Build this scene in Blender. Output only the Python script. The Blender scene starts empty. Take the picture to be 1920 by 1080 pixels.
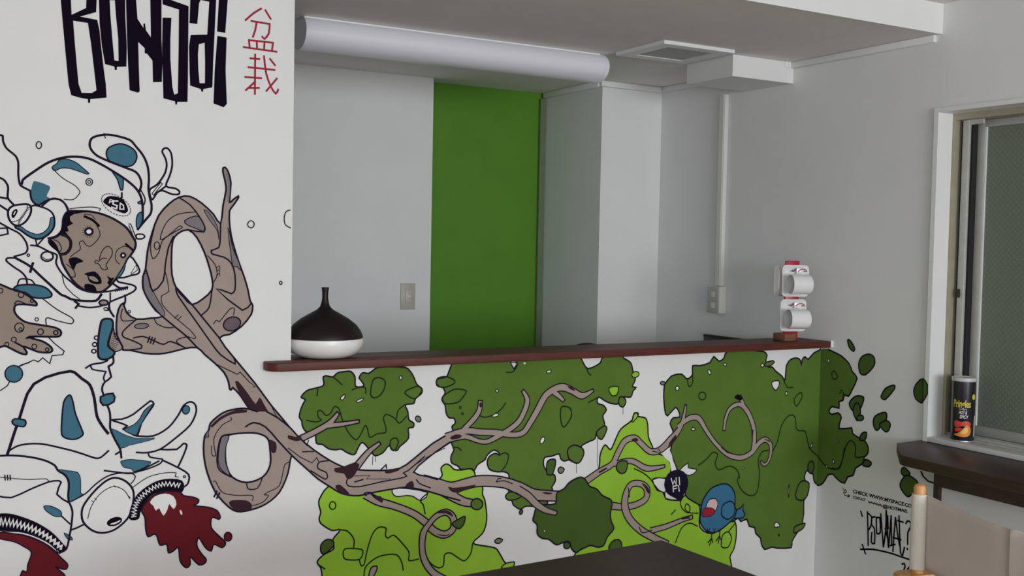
import bpy, bmesh, math, random
import numpy as np
from mathutils import Vector, Matrix, geometry
random.seed(7)
scene = bpy.context.scene
COL = scene.collection

# ------------------------------------------------------------------ camera
FPX = 1982.27                                   # focal length in pixels of the 1920 wide frame
YAW, PITCH, ROLL = 0.519296, 0.0410586, -0.0195590
CAM = np.array([-3.1221, -3.0, 1.45])
_f = np.array([math.sin(YAW)*math.cos(PITCH), math.cos(YAW)*math.cos(PITCH), -math.sin(PITCH)])
_r = np.array([math.cos(YAW), -math.sin(YAW), 0.0])
_d = np.cross(_f, _r)
R_ = math.cos(ROLL)*_r + math.sin(ROLL)*_d
D_ = -math.sin(ROLL)*_r + math.cos(ROLL)*_d
cd = bpy.data.cameras.new('camera'); cam = bpy.data.objects.new('camera', cd); COL.objects.link(cam)
cd.sensor_width = 36.0; cd.lens = 36.0*FPX/1920.0; cd.clip_start = 0.05
M = Matrix(((R_[0], -D_[0], -_f[0], CAM[0]), (R_[1], -D_[1], -_f[1], CAM[1]), (R_[2], -D_[2], -_f[2], CAM[2]), (0, 0, 0, 1)))
cam.matrix_world = M
scene.camera = cam

# ------------------------------------------------------------------ light
w = bpy.data.worlds.new('world'); scene.world = w; w.use_nodes = True
w.node_tree.nodes['Background'].inputs[0].default_value = (0.75, 0.86, 1.0, 1)
w.node_tree.nodes['Background'].inputs[1].default_value = 1.0

def area(name, loc, rot, sx, sy, power, color):
    l = bpy.data.lights.new(name, 'AREA'); l.shape = 'RECTANGLE'; l.size = sx; l.size_y = sy
    l.energy = power; l.color = color
    o = bpy.data.objects.new(name, l); COL.objects.link(o); o.location = loc; o.rotation_euler = rot
    return o
# daylight entering through the window in the wall behind the camera
area('window_daylight', (-1.75, -7.46, 1.52), (math.radians(90), 0, 0), 3.0, 1.40, 190, (0.935, 0.975, 1.0))
# weaker fill light at an added, unseen left wall window, brightens the right wall
area('side_fill_light', (-4.24, -4.6, 1.5), (math.radians(90), 0, math.radians(-90)), 1.7, 1.15, 33, (0.935, 0.975, 1.0))
scene.view_settings.view_transform = 'Standard'
scene.view_settings.look = 'None'
scene.view_settings.gamma = 1.0
scene.view_settings.use_curve_mapping = False
scene.view_settings.exposure = -0.05

# ------------------------------------------------------------------ pixel to place
def ray(x, y): return R_*((x-960)/FPX) + D_*((y-540)/FPX) + _f
def onY(p, Y): r = ray(*p); return CAM + r*((Y-CAM[1])/r[1])
def onX(p, X): r = ray(*p); return CAM + r*((X-CAM[0])/r[0])
def onZ(p, Z): r = ray(*p); return CAM + r*((Z-CAM[2])/r[2])

# ------------------------------------------------------------------ materials
def s2l(c): c = c/255.0; return c/12.92 if c <= 0.04045 else ((c+0.055)/1.055)**2.4
MATS = {}
def mat(name, rgb, rough=0.6, metal=0.0, spec=0.5, noise=0.0, scale=20.0, bump=0.0, bscale=150.0, stretch=(1, 1, 1), coat=0.0):
    if name in MATS: return MATS[name]
    m = bpy.data.materials.new(name); m.use_nodes = True
    nt = m.node_tree; b = nt.nodes['Principled BSDF']
    b.inputs['Base Color'].default_value = (*rgb, 1); b.inputs['Roughness'].default_value = rough
    b.inputs['Metallic'].default_value = metal; b.inputs['Specular IOR Level'].default_value = spec
    b.inputs['Coat Weight'].default_value = coat
    tc = nt.nodes.new('ShaderNodeTexCoord'); mp = nt.nodes.new('ShaderNodeMapping'); mp.inputs['Scale'].default_value = stretch
    nt.links.new(tc.outputs['Object'], mp.inputs['Vector'])
    if noise:
        n = nt.nodes.new('ShaderNodeTexNoise'); n.inputs['Scale'].default_value = scale; n.inputs['Detail'].default_value = 6
        nt.links.new(mp.outputs[0], n.inputs['Vector'])
        r = nt.nodes.new('ShaderNodeValToRGB')
        r.color_ramp.elements[0].position = 0.3; r.color_ramp.elements[1].position = 0.7
        r.color_ramp.elements[0].color = (*[c*(1-noise) for c in rgb], 1)
        r.color_ramp.elements[1].color = (*[min(1, c*(1+noise)) for c in rgb], 1)
        nt.links.new(n.outputs['Fac'], r.inputs[0]); nt.links.new(r.outputs[0], b.inputs['Base Color'])
    if bump:
        n2 = nt.nodes.new('ShaderNodeTexNoise'); n2.inputs['Scale'].default_value = bscale; n2.inputs['Detail'].default_value = 4
        nt.links.new(mp.outputs[0], n2.inputs['Vector'])
        bp = nt.nodes.new('ShaderNodeBump'); bp.inputs['Strength'].default_value = bump; bp.inputs['Distance'].default_value = 0.002
        nt.links.new(n2.outputs['Fac'], bp.inputs['Height']); nt.links.new(bp.outputs[0], b.inputs['Normal'])
    MATS[name] = m
    return m
def pm(name, rgb, rough=0.8, **k): return mat(name, rgb, 0.85, spec=0.06, **k)
def paint(r, g, b, ref=198.0):
    k = 0.8/s2l(ref)
    return tuple(min(0.9, s2l(c)*k) for c in (r, g, b))
WALL = mat('wall_paint', (0.80, 0.80, 0.795), 0.75, spec=0.2, noise=0.015, scale=6, bump=0.12, bscale=260)
CEIL = mat('ceiling_paint', (0.80, 0.775, 0.75), 0.85, spec=0.15, noise=0.02, scale=8, bump=0.1, bscale=200)
TRIM = mat('trim_white', (0.82, 0.82, 0.82), 0.45, noise=0.01, scale=10)
FLOOR = mat('floor_wood', (0.27, 0.19, 0.135), 0.5, noise=0.25, scale=5, stretch=(1, 9, 1))
GREEN = mat('door_green', (0.095, 0.27, 0.018), 0.55, spec=0.3, noise=0.04, scale=7, bump=0.08, bscale=200)
LEDGE = mat('ledge_wood', (0.092, 0.018, 0.011), 0.5, spec=0.35, noise=0.28, scale=9, stretch=(1.2, 14, 14))
DARKW = mat('dark_wood', (0.042, 0.017, 0.012), 0.42, noise=0.3, scale=8, stretch=(14, 1.4, 14))
TABLE = mat('table_wood', (0.038, 0.018, 0.012), 0.55, noise=0.3, scale=8, stretch=(1.5, 14, 14))
PLAST = mat('ivory_plastic', (0.50, 0.48, 0.42), 0.4)
PLASTW = mat('white_plastic', (0.72, 0.72, 0.68), 0.4)
ALU = mat('aluminium', (0.48, 0.48, 0.45), 0.5, metal=0.15, noise=0.06, scale=30)
OLIVE = mat('aged_aluminium', (0.42, 0.39, 0.29), 0.5, metal=0.3, noise=0.08, scale=25)
GAP = mat('rubber_and_gap_black', (0.012, 0.012, 0.012), 0.8)  # cable rubber; elsewhere stands in for the darkness inside gaps
DIFF = mat('lamp_diffuser', (0.80, 0.79, 0.86), 0.35, spec=0.4)
BLACK = mat('black_enamel', (0.012, 0.011, 0.012), 0.35)
LIDM = mat('lid_black_wood', (0.010, 0.006, 0.007), 0.45, spec=0.3, noise=0.2, scale=12, stretch=(1, 1, 6))
BOWLM = mat('bowl_white', (0.86, 0.85, 0.83), 0.3)
CHINA = mat('white_china', (0.84, 0.84, 0.84), 0.14, coat=0.4)
REDP = mat('red_lacquer', (0.42, 0.012, 0.03), 0.35)
PINE = mat('pine_wood', (0.20, 0.085, 0.04), 0.5, noise=0.2, scale=14, stretch=(1, 8, 8))
BEECH = mat('beech_wood', (0.62, 0.31, 0.10), 0.4, noise=0.12, scale=12, stretch=(8, 8, 1.2))
CANVAS = mat('canvas', (0.64, 0.555, 0.50), 0.9, spec=0.1, noise=0.06, scale=5, bump=0.5, bscale=900)
SLEEVE = mat('canvas_sleeve', (0.74, 0.69, 0.61), 0.9, spec=0.1, noise=0.03, scale=5, bump=0.5, bscale=900)
INK = pm('ink_paint', paint(28, 21, 36), 0.5)
P = {
 'ink': INK,
 'block': pm('black_letter_paint', paint(15, 9, 22), 0.5),
 'red': pm('red_letter_paint', paint(138, 40, 58), 0.6),
 'teal': pm('teal_paint', paint(58, 98, 116), 0.6, noise=0.04, scale=30),
 'skin': pm('brown_grey_paint', paint(132, 119, 109), 0.65, noise=0.03, scale=25),
 'bark': pm('bark_paint', paint(141, 128, 121), 0.65, noise=0.04, scale=25),
 'bark_dark': pm('bark_dark_paint', paint(50, 32, 38), 0.6),
 'bark_shade': pm('bark_grey_paint', paint(108, 103, 106), 0.65),
 'bark_oval': pm('bark_oval_paint', paint(92, 80, 84), 0.65),
 'blood': pm('blood_paint', paint(88, 26, 31), 0.6, noise=0.06, scale=18),
 'white': WALL,
 'dgreen': pm('dark_green_paint', paint(77, 101, 42), 0.6, noise=0.07, scale=9),
 'dgreen2': pm('deep_green_paint', paint(62, 84, 36), 0.6, noise=0.07, scale=9),
 'lime': pm('lime_paint', paint(128, 168, 52), 0.6, noise=0.05, scale=9),
 'olive': pm('olive_paint', paint(100, 108, 88), 0.6),
 'gline': pm('green_line_paint', paint(28, 38, 22), 0.6),
 'bird': pm('bird_blue_paint', paint(54, 100, 130), 0.6, noise=0.06, scale=20),
 'pink': pm('pink_paint', paint(190, 165, 168), 0.6, noise=0.08, scale=60),
 'beak': pm('beak_red_paint', paint(140, 34, 48), 0.6),
 'navy': pm('navy_paint', paint(24, 20, 38), 0.55),
}
# wired frosted glass of the side window
def glass_mat():
    m = bpy.data.materials.new('frosted_wired_glass'); m.use_nodes = True; nt = m.node_tree
    b = nt.nodes['Principled BSDF']; b.inputs['Base Color'].default_value = (0.165, 0.195, 0.15, 1)
    b.inputs['Roughness'].default_value = 0.35; b.inputs['Specular IOR Level'].default_value = 0.35
    tc = nt.nodes.new('ShaderNodeTexCoord'); mp = nt.nodes.new('ShaderNodeMapping')
    mp.inputs['Rotation'].default_value = (math.radians(45), 0, 0); mp.inputs['Scale'].default_value = (1, 1, 1)
    ck = nt.nodes.new('ShaderNodeTexWave'); ck.inputs['Scale'].default_value = 22; ck.bands_direction = 'Y'
    ck2 = nt.nodes.new('ShaderNodeTexWave'); ck2.inputs['Scale'].default_value = 22; ck2.bands_direction = 'Z'
    mx = nt.nodes.new('ShaderNodeMath'); mx.operation = 'MAXIMUM'
    pw = nt.nodes.new('ShaderNodeMath'); pw.operation = 'POWER'; pw.inputs[1].default_value = 14
    nt.links.new(tc.outputs['Object'], mp.inputs[0])
    nt.links.new(mp.outputs[0], ck.inputs['Vector']); nt.links.new(mp.outputs[0], ck2.inputs['Vector'])
    nt.links.new(ck.outputs['Fac'], mx.inputs[0]); nt.links.new(ck2.outputs['Fac'], mx.inputs[1]); nt.links.new(mx.outputs[0], pw.inputs[0])
    mixc = nt.nodes.new('ShaderNodeMix'); mixc.data_type = 'RGBA'
    mixc.inputs[6].default_value = (0.175, 0.205, 0.16, 1); mixc.inputs[7].default_value = (0.135, 0.16, 0.12, 1)
    nt.links.new(pw.outputs[0], mixc.inputs[0]); nt.links.new(mixc.outputs[2], b.inputs['Base Color'])
    bp = nt.nodes.new('ShaderNodeBump'); bp.inputs['Strength'].default_value = 0.3; bp.inputs['Distance'].default_value = 0.002
    nt.links.new(mx.outputs[0], bp.inputs['Height']); nt.links.new(bp.outputs[0], b.inputs['Normal'])
    return m
GLASS = glass_mat()

# ------------------------------------------------------------------ mesh helpers
def link(name, me, m, parent=None):
    o = bpy.data.objects.new(name, me); COL.objects.link(o)
    if m is not None:
        for k in (m if isinstance(m, (list, tuple)) else [m]): me.materials.append(k)
    if parent: o.parent = parent
    return o
def from_bm(name, bm, m, parent=None, smooth=False):
    me = bpy.data.meshes.new(name); bmesh.ops.recalc_face_normals(bm, faces=bm.faces); bm.to_mesh(me); bm.free()
    if smooth:
        for p in me.polygons: p.use_smooth = True
        me.set_sharp_from_angle(angle=math.radians(38))
    return link(name, me, m, parent)
def addbox(bm, lo, hi, bev=0.0):
    vs = [bm.verts.new((x, y, z)) for x in (lo[0], hi[0]) for y in (lo[1], hi[1]) for z in (lo[2], hi[2])]
    fs = [(0, 1, 3, 2), (4, 6, 7, 5), (0, 4, 5, 1), (2, 3, 7, 6), (0, 2, 6, 4), (1, 5, 7, 3)]
    nf = [bm.faces.new([vs[i] for i in f]) for f in fs]
    if bev:
        es = list({e for f in nf for e in f.edges})
        bmesh.ops.bevel(bm, geom=es, offset=bev, segments=2, profile=0.5, affect='EDGES')
def box(name, m, lo, hi, parent=None, bev=0.0):
    bm = bmesh.new(); addbox(bm, lo, hi, bev); return from_bm(name, bm, m, parent, smooth=bev > 0)
def boxes(name, m, lst, parent=None):
    bm = bmesh.new()
    for lo, hi in lst: addbox(bm, lo, hi)
    return from_bm(name, bm, m, parent)
def prism(name, m, pts, lo, hi, axis='z', parent=None, bev=0.0):
    """extrude a 2-D outline along an axis"""
    bm = bmesh.new()
    def v(a, b, c):
        return {'z': (a, b, c), 'x': (c, a, b), 'y': (a, c, b)}[axis]
    A = [bm.verts.new(v(a, b, lo)) for a, b in pts]; B = [bm.verts.new(v(a, b, hi)) for a, b in pts]
    n = len(pts)
    fs = [bm.faces.new(A[::-1]), bm.faces.new(B)]
    for i in range(n): bm.faces.new((A[i], A[(i+1) % n], B[(i+1) % n], B[i]))
    if bev:
        es = [e for f in fs for e in f.edges]
        bmesh.ops.bevel(bm, geom=es, offset=bev, segments=2, profile=0.5, affect='EDGES')
    return from_bm(name, bm, m, parent, smooth=True)
def lathe(name, m, prof, parent=None, seg=48, loc=(0, 0, 0), mtx=None):
    bm = bmesh.new(); rings = []
    for r, z in prof:
        if r < 1e-6: rings.append([bm.verts.new((0, 0, z))])
        else: rings.append([bm.verts.new((r*math.cos(2*math.pi*i/seg), r*math.sin(2*math.pi*i/seg), z)) for i in range(seg)])
    for a, b in zip(rings, rings[1:]):
        for i in range(seg):
            j = (i+1) % seg
            if len(a) == 1 and len(b) == 1: continue
            if len(a) == 1: bm.faces.new((a[0], b[i], b[j]))
            elif len(b) == 1: bm.faces.new((a[i], a[j], b[0]))
            else: bm.faces.new((a[i], a[j], b[j], b[i]))
    if mtx is not None: bm.transform(mtx)
    o = from_bm(name, bm, m, parent, smooth=True); o.location = loc
    return o
def tubemesh(name, m, pts, rad, parent=None, seg=10):
    bm = bmesh.new(); rings = []
    pts = [Vector(p) for p in pts]; rads = rad if isinstance(rad, (list, tuple)) else [rad]*len(pts)
    for i, p in enumerate(pts):
        t = (pts[min(i+1, len(pts)-1)] - pts[max(i-1, 0)]).normalized()
        u = t.cross(Vector((0, 0, 1)))
        if u.length < 1e-3: u = t.cross(Vector((0, 1, 0)))
        u.normalize(); v = t.cross(u)
        rings.append([bm.verts.new(p + (u*math.cos(2*math.pi*k/seg) + v*math.sin(2*math.pi*k/seg))*rads[i]) for k in range(seg)])
    for a, b in zip(rings, rings[1:]):
        for k in range(seg): bm.faces.new((a[k], a[(k+1) % seg], b[(k+1) % seg], b[k]))
    bm.faces.new(rings[0]); bm.faces.new(rings[-1][::-1])
    return from_bm(name, bm, m, parent, smooth=True)
def empty(name, loc=(0, 0, 0)):
    o = bpy.data.objects.new(name, None); COL.objects.link(o); o.location = loc; o.empty_display_size = 0.05
    return o
def tag(o, label=None, cat=None, group=None, kind=None):
    if label: o['label'] = label
    if cat: o['category'] = cat
    if group: o['group'] = group
    if kind: o['kind'] = kind
    return o
def S(o): o['kind'] = 'structure'; return o

# ------------------------------------------------------------------ room shell
ZC = 2.21          # dropped ceiling over the counter
ZH = 2.313         # higher ceiling of the room
XL, YB = -4.2, -7.6
S(box('floor', FLOOR, (XL-.12, YB-.12, -.1), (.3, 1.8, 0)))
S(boxes('wall_front', WALL, [((XL, 0, 0), (-2.149, .12, ZC)), ((-2.149, 0, 0), (0, .10, 1.073))]))
# right wall with the side window opening
WY0, WY1, WZ0, WZ1 = -.524, -2.35, .79, 1.937
S(boxes('wall_right', WALL, [((0, WY0+.012, 0), (.16, 1.8, ZH)), ((0, YB, 0), (.16, WY1-.012, ZH)),
                             ((0, WY1-.012, 0), (.16, WY0+.012, WZ0-.01)), ((0, WY1-.012, WZ1+.012), (.16, WY0+.012, ZH))]))
LY0, LY1, LZ0, LZ1 = -5.5, -3.7, .9, 2.1
S(boxes('wall_left', WALL, [((XL-.12, YB, 0), (XL, LY0, ZH)), ((XL-.12, LY1, 0), (XL, .12, ZH)), ((XL-.12, LY0, 0), (XL, LY1, LZ0)), ((XL-.12, LY0, LZ1), (XL, LY1, ZH))]))
S(boxes('added_window_3', TRIM, [((XL-.08, LY0-.04, LZ0-.04), (XL+.015, LY0, LZ1+.04)), ((XL-.08, LY1, LZ0-.04), (XL+.015, LY1+.04, LZ1+.04)), ((XL-.08, LY0, LZ0-.04), (XL+.03, LY1, LZ0)), ((XL-.08, LY0, LZ1), (XL+.015, LY1, LZ1+.04))]))  # unseen window added as the opening for the side fill light
# rear wall behind the camera with the daylight window
RX0, RX1, RZ0, RZ1 = -3.3, -.2, .80, 2.25
S(boxes('wall_rear', WALL, [((XL-.12, YB-.12, 0), (RX0, YB, ZH)), ((RX1, YB-.12, 0), (.16, YB, ZH)),
                            ((RX0, YB-.12, 0), (RX1, YB, RZ0)), ((RX0, YB-.12, RZ1), (RX1, YB, ZH))]))
w2 = S(boxes('window_2', TRIM, [((RX0-.05, YB-.08, RZ0-.05), (RX0, YB+.02, RZ1+.05)), ((RX1, YB-.08, RZ0-.05), (RX1+.05, YB+.02, RZ1+.05)),
                                ((RX0, YB-.08, RZ0-.05), (RX1, YB+.04, RZ0)), ((RX0, YB-.08, RZ1), (RX1, YB+.02, RZ1+.05)),
                                (((RX0+RX1)/2-.03, YB-.08, RZ0), ((RX0+RX1)/2+.03, YB, RZ1))]))
# kitchen behind the counter
S(boxes('wall_kitchen_left', WALL, [((-2.75, .12, 0), (-2.65, .35, ZC)), ((-2.75, 1.2, 0), (-2.65, 1.6, ZC)), ((-2.75, .35, 0), (-2.65, 1.2, .5)), ((-2.75, .35, 1.25), (-2.65, 1.2, ZC))]))  # unseen wall; its opening is added to let sky light into the kitchen
S(boxes('added_window_4', TRIM, [((-2.72, .33, .48), (-2.64, .37, 1.27)), ((-2.72, 1.18, .48), (-2.64, 1.22, 1.27)), ((-2.72, .37, .48), (-2.63, 1.18, .52)), ((-2.72, .37, 1.23), (-2.64, 1.18, 1.27))]))  # frame of the added opening that brightens the lower kitchen
S(box('wall_back', WALL, (-2.65, 1.455, 0), (-1.013, 1.50, ZC)))
S(box('wall_back_outer', WALL, (-2.65, 1.60, 0), (0, 1.70, ZC)))
S(box('wall_column', WALL, (-.343, 1.058, 0), (0, 1.60, ZC)))
dr = S(box('door_1', GREEN, (-1.30, 1.565, 0), (-.343, 1.598, ZC)))
box('door_stile', mat('stile_grey_green', (0.13, 0.19, 0.09), 0.6), (-.379, 1.545, 0), (-.353, 1.566, ZC-.03), dr)
S(box('ceiling', CEIL, (XL, -.509, ZC), (0, 1.8, ZH+.1)))
S(box('ceiling_room', CEIL, (XL, YB, ZH), (.0, -.509, ZH+.1)))
S(box('trim_fascia', WALL, (XL, -.516, ZC-.001), (0, -.508, ZH)))
def crown(name, lst):
    bm = bmesh.new()
    for lo, hi in lst: addbox(bm, lo, hi, .003)
    return S(from_bm(name, bm, TRIM, None, True))
crown('trim_1', [((-.018, -.494, 2.184), (0, .19, 2.2095)), ((-.018, .47, 2.184), (0, 1.056, 2.2095))])
crown('trim_2', [((-.362, 1.036, 2.183), (-.019, 1.058, 2.2095))])
crown('trim_3', [((-.369, 1.0585, 2.183), (-.3435, 1.543, 2.2095))])

# counter ledge on the half wall, notched round the wall end, with rounded front corner
arc = [(-2.231+.035*(1-math.cos(a)), -.062+.035*(1-math.sin(a))) for a in [i*math.pi/2/7 for i in range(8)]]
out = [(-2.231, -.0006)] + arc + [(-.012, -.062), (-.012, .13), (-2.1485, .13), (-2.1485, -.0006)]
led = prism('counter_ledge', LEDGE, out, 1.0735, 1.099, 'z', bev=.003)
tag(led, 'long reddish brown wooden ledge capping the painted half wall', 'ledge')
box('end_cap', TRIM, (-.0118, -.063, 1.0755), (-.0005, -.048, 1.1005), led)

# ------------------------------------------------------------------ kitchen fixtures
lamp = tag(empty('ceiling_lamp', (0, 0, ZC)), 'long white rounded lamp cover fixed to the low ceiling above the opening', 'ceiling lamp')
prof = [(.500, 2.2095), (.478, 2.196), (.463, 2.175), (.461, 2.152), (.472, 2.128), (.497, 2.110), (.530, 2.102), (.565, 2.106), (.592, 2.125), (.605, 2.155), (.608, 2.2095)]
def sm2(pts, n=4):
    o = []
    for i in range(len(pts)-1):
        p0, p1, p2, p3 = [Vector(pts[max(0, min(len(pts)-1, k))]) for k in (i-1, i, i+1, i+2)]
        for j in range(n):
            t = j/n
            q = .5*((2*p1)+(p2-p0)*t+(2*p0-5*p1+4*p2-p3)*t*t+(3*p1-p0-3*p2+p3)*t*t*t)
            o.append((q.x, q.y))
    return o+[pts[-1]]
profs = sm2(prof)
o = prism('lamp_cover', DIFF, profs, -1.958, -.742, 'x'); o.parent = lamp; o.location = (0, 0, -ZC)
o = prism('end_cap', DIFF, [(.532+(a-.532)*1.02, b-.001) if b < 2.205 else (.532+(a-.532)*1.02, b) for a, b in profs], -.742, -.722, 'x', bev=.004); o.parent = lamp; o.location = (0, 0, -ZC)
o = box('flange', TRIM, (-1.955, .492, 2.2035), (-.745, .500, 2.2095), lamp); o.location = (0, 0, -ZC)

vent = tag(empty('ceiling_vent', (-.545, .27, ZC)), 'flat square white vent panel with dark slatted grille on the ceiling', 'vent')
def rel(o, par): o.location = Vector(o.location) - par.location; o.parent = par; return o
vx0, vx1, vy0, vy1 = -.716, -.378, .122, .425
gx0, gx1, gy0, gy1 = -.658, -.437, .172, .372
rel(boxes('panel', TRIM, [((vx0, vy0, 2.1965), (vx1, gy0, 2.2095)), ((vx0, gy1, 2.1965), (vx1, vy1, 2.2095)),
                          ((vx0, gy0, 2.1965), (gx0, gy1, 2.2095)), ((gx1, gy0, 2.1965), (vx1, gy1, 2.2095))]), vent)
rel(box('cavity_dark', GAP, (gx0, gy0, 2.2075), (gx1, gy1, 2.2095)), vent)  # black sheet painted as the darkness behind the slats
bm = bmesh.new()
for i in range(19):
    x = gx0 + (gx1-gx0)*(i+.5)/19
    addbox(bm, (x-.0022, gy0, 2.1985), (x+.0022, gy1, 2.206))
g = rel(from_bm('grille', bm, mat('grille_grey', (.55, .55, .53), .6)), vent); g['kind'] = 'stuff'

duct = tag(empty('duct_box', (-.16, .33, 2.125)), 'boxed white duct under the ceiling against the right wall', 'duct')
rel(box('casing', WALL, (-.322, .195, 2.125), (-.0005, .475, 2.2092)), duct)
rel(boxes('notch_trim', TRIM, [((-.05, .191, 2.186), (-.0005, .1955, 2.2092))]), duct)
cdt = tag(empty('cable_raceway', (-.01, .60, 1.3)), 'narrow white cable raceway running down the right wall from the duct', 'raceway')
rel(box('channel', PLASTW, (-.022, .580, 1.285), (-.0005, .618, 2.1245), None, .002), cdt)
rel(box('cover_strip', PLASTW, (-.0245, .586, 1.286), (-.022, .612, 2.124)), cdt)
ob = tag(empty('outlet_box', (-.02, .60, 1.165)), 'surface mounted white outlet box at the foot of the raceway', 'outlet')
rel(box('body', PLASTW, (-.040, .562, 1.165), (-.0005, .642, 1.284), None, .004), ob)
fp = rel(box('face_plate', PLAST, (-.044, .565, 1.168), (-.040, .639, 1.281), None, .002), ob)
for zz in (1.200, 1.248):
    q = box('socket', PLASTW, (-.0475, .588, zz-.012), (-.044, .610, zz+.012), None, .001); q.parent = fp
sw = tag(empty('light_switch', (-1.128, 1.455, 1.14)), 'small ivory light switch plate on the white back wall', 'switch')
sp = rel(box('plate', PLAST, (-1.164, 1.447, 1.142), (-1.092, 1.4548, 1.263), None, .003), sw)
rel(box('rocker', mat('switch_rocker', (.56, .54, .47), .35), (-1.142, 1.443, 1.175), (-1.114, 1.447, 1.232), None, .002), sw)
rel(box('indicator', mat('indicator_white', (.8, .8, .72), .3), (-1.130, 1.4415, 1.199), (-1.122, 1.443, 1.208)), sw)

# low kitchen counter standing against the right wall, with the things whose tops show over the ledge
kc = tag(empty('kitchen_counter', (-.3, .55, 0)), 'low white kitchen counter hidden behind the painted half wall', 'counter')
rel(box('body', TRIM, (-.56, .105, .002), (-.002, 1.056, .81)), kc)
rel(box('worktop', ALU, (-.585, .102, .81), (-.002, 1.057, .845)), kc)
tr = tag(box('black_tray', BLACK, (-.018, .20, .846), (-.001, .688, 1.0655), None, .003), 'black tray standing upright against the right wall behind the ledge', 'tray')
box('rim', BLACK, (-.024, .205, 1.056), (-.018, .683, 1.0655), tr)
kx, ky = -.47, .95
kt = tag(empty('kettle', (kx, ky, .8455)), 'black kettle behind the ledge with only its handle showing', 'kettle')
lathe('body', BLACK, [(0, 0), (.075, 0), (.085, .02), (.082, .06), (.06, .09), (.03, .10), (0, .102)], kt)
lathe('knob', BLACK, [(0, .10), (.012, .102), (.014, .118), (0, .122)], kt, 20)
tubemesh('handle', BLACK, [(-.07, 0, .08), (-.075, 0, .13), (-.062, 0, .155), (-.02, 0, .162), (.02, 0, .161), (.062, 0, .153), (.075, 0, .13), (.07, 0, .08)], .008, kt)
tubemesh('spout', BLACK, [(-.03, -.07, .05), (-.04, -.10, .07), (-.045, -.12, .10)], [.016, .012, .009], kt)

# ------------------------------------------------------------------ bowl with tall lid on the ledge
bl = tag(empty('lidded_bowl', (-2.030, .045, 1.0992)), 'squat white bowl with a black lid and slim neck on the wooden ledge', 'bowl')
lathe('bowl', BOWLM, [(0, 0), (.055, 0), (.075, .003), (.098, .014), (.113, .032), (.1165, .047), (.1145, .0585), (.110, .060), (0, .058)], bl, 64)
lathe('lid', LIDM, [(.112, .0595), (.1145, .060), (.114, .066), (.108, .080), (.094, .099), (.070, .118), (.044, .133), (.024, .144), (.0145, .154), (.011, .166), (.009, .180), (.0092, .196), (.0112, .2095), (.0112, .211), (.008, .211), (.006, .195), (0, .19)], bl, 64)

# ------------------------------------------------------------------ mug stand
st = tag(empty('mug_stand', (-.14, .03, 1.0992)), 'red mug stand with a wooden foot on the end of the ledge', 'stand')
po = box('post', REDP, (-.029, -.0065, 0), (.029, .0065, .3085), st, .004); po.location = (.003, 0, .0005); po.rotation_euler = (0, 0, math.radians(-20))
rel(box('foot', PINE, (-.203, -.010, 1.0995), (-.146, .055, 1.128), None, .002), st)
def rounded(w, h, r, n=6):
    o = []
    for cx, cz, a0 in ((w/2-r, h/2-r, 0), (-w/2+r, h/2-r, 90), (-w/2+r, -h/2+r, 180), (w/2-r, -h/2+r, 270)):
        for i in range(n+1):
            a = math.radians(a0+90*i/n); o.append((cx+r*math.cos(a), cz+r*math.sin(a)))
    return o
def saucer(loc, rz, w, h, label, tilt=0.0):
    """square dish seen face on; face looks along -Y"""
    bm = bmesh.new(); levels = [(1.0, -.010), (1.0, -.013), (.93, -.011), (.74, -.0015), (.66, -.001)]
    back = [(.62, .004), (.70, .004), (.98, -.008), (1.0, -.010)]
    rings = []
    for s, y in back+levels[1:]:
        rings.append([bm.verts.new((x*s, y, z*s)) for x, z in rounded(w, h, .016)])
    for a, b in zip(rings, rings[1:]):
        n = len(a)
        for i in range(n): bm.faces.new((a[i], a[(i+1) % n], b[(i+1) % n], b[i]))
    bm.faces.new(rings[0]); bm.faces.new(rings[-1][::-1])
    o = from_bm('saucer', bm, CHINA, None, True)
    o.location = loc; o.rotation_euler = (tilt, 0, rz)
    return tag(o, label, 'saucer')
MA = math.radians(-20); MO = Vector((-.137, .030, 0)); MX = Vector((math.cos(MA), math.sin(MA), 0)); MY = Vector((-math.sin(MA), math.cos(MA), 0))
def mloc(x, y, z): return MO + MX*x + MY*y + Vector((0, 0, z))
LOGO_P = mat('print_purple', (.10, .02, .08), .5); LOGO_R = mat('print_wine', (.30, .02, .05), .5)
def ribbon3(name, m, pts, w, y, parent):
    bm = bmesh.new(); rows = []
    for i, p in enumerate(pts):
        a = pts[max(0, i-1)]; b = pts[min(len(pts)-1, i+1)]; l = math.hypot(b[0]-a[0], b[1]-a[1]); n = (-(b[1]-a[1])/l*w/2, (b[0]-a[0])/l*w/2)
        rows.append([bm.verts.new((p[0]+s_*n[0], y, p[1]+s_*n[1])) for s_ in (-1, 1)])
    for a, b in zip(rows, rows[1:]): bm.faces.new((a[0], a[1], b[1], b[0]))
    return from_bm(name, bm, m, parent)
def logo(o):
    cd_ = box('card', CHINA, (.002, -.0165, .028), (.048, -.0135, .052), o, .001)
    ribbon3('card_print', LOGO_R, [(.008, .036), (.014, .042), (.022, .0455), (.032, .0455), (.041, .042), (.045, .036), (.038, .0375), (.030, .037)], .0045, -.0168, cd_)
    ribbon3('dish_print', LOGO_P, [(-.016, .040), (-.010, .037), (-.005, .041), (-.001, .046)], .006, -.0140, o)
s1 = saucer(mloc(.004, -.0115, 1.331), MA, .110, .122, 'square white saucer hung in front at the top of the red stand')
s2 = saucer(mloc(-.001, -.0115, 1.1975), MA, .106, .124, 'square white saucer hung on the red stand just above the foot')
s3 = saucer(mloc(-.002, .027, 1.329), MA+math.pi-math.radians(6), .110, .122, 'square white saucer behind the top of the red stand')
logo(s1); logo(s2)
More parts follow.
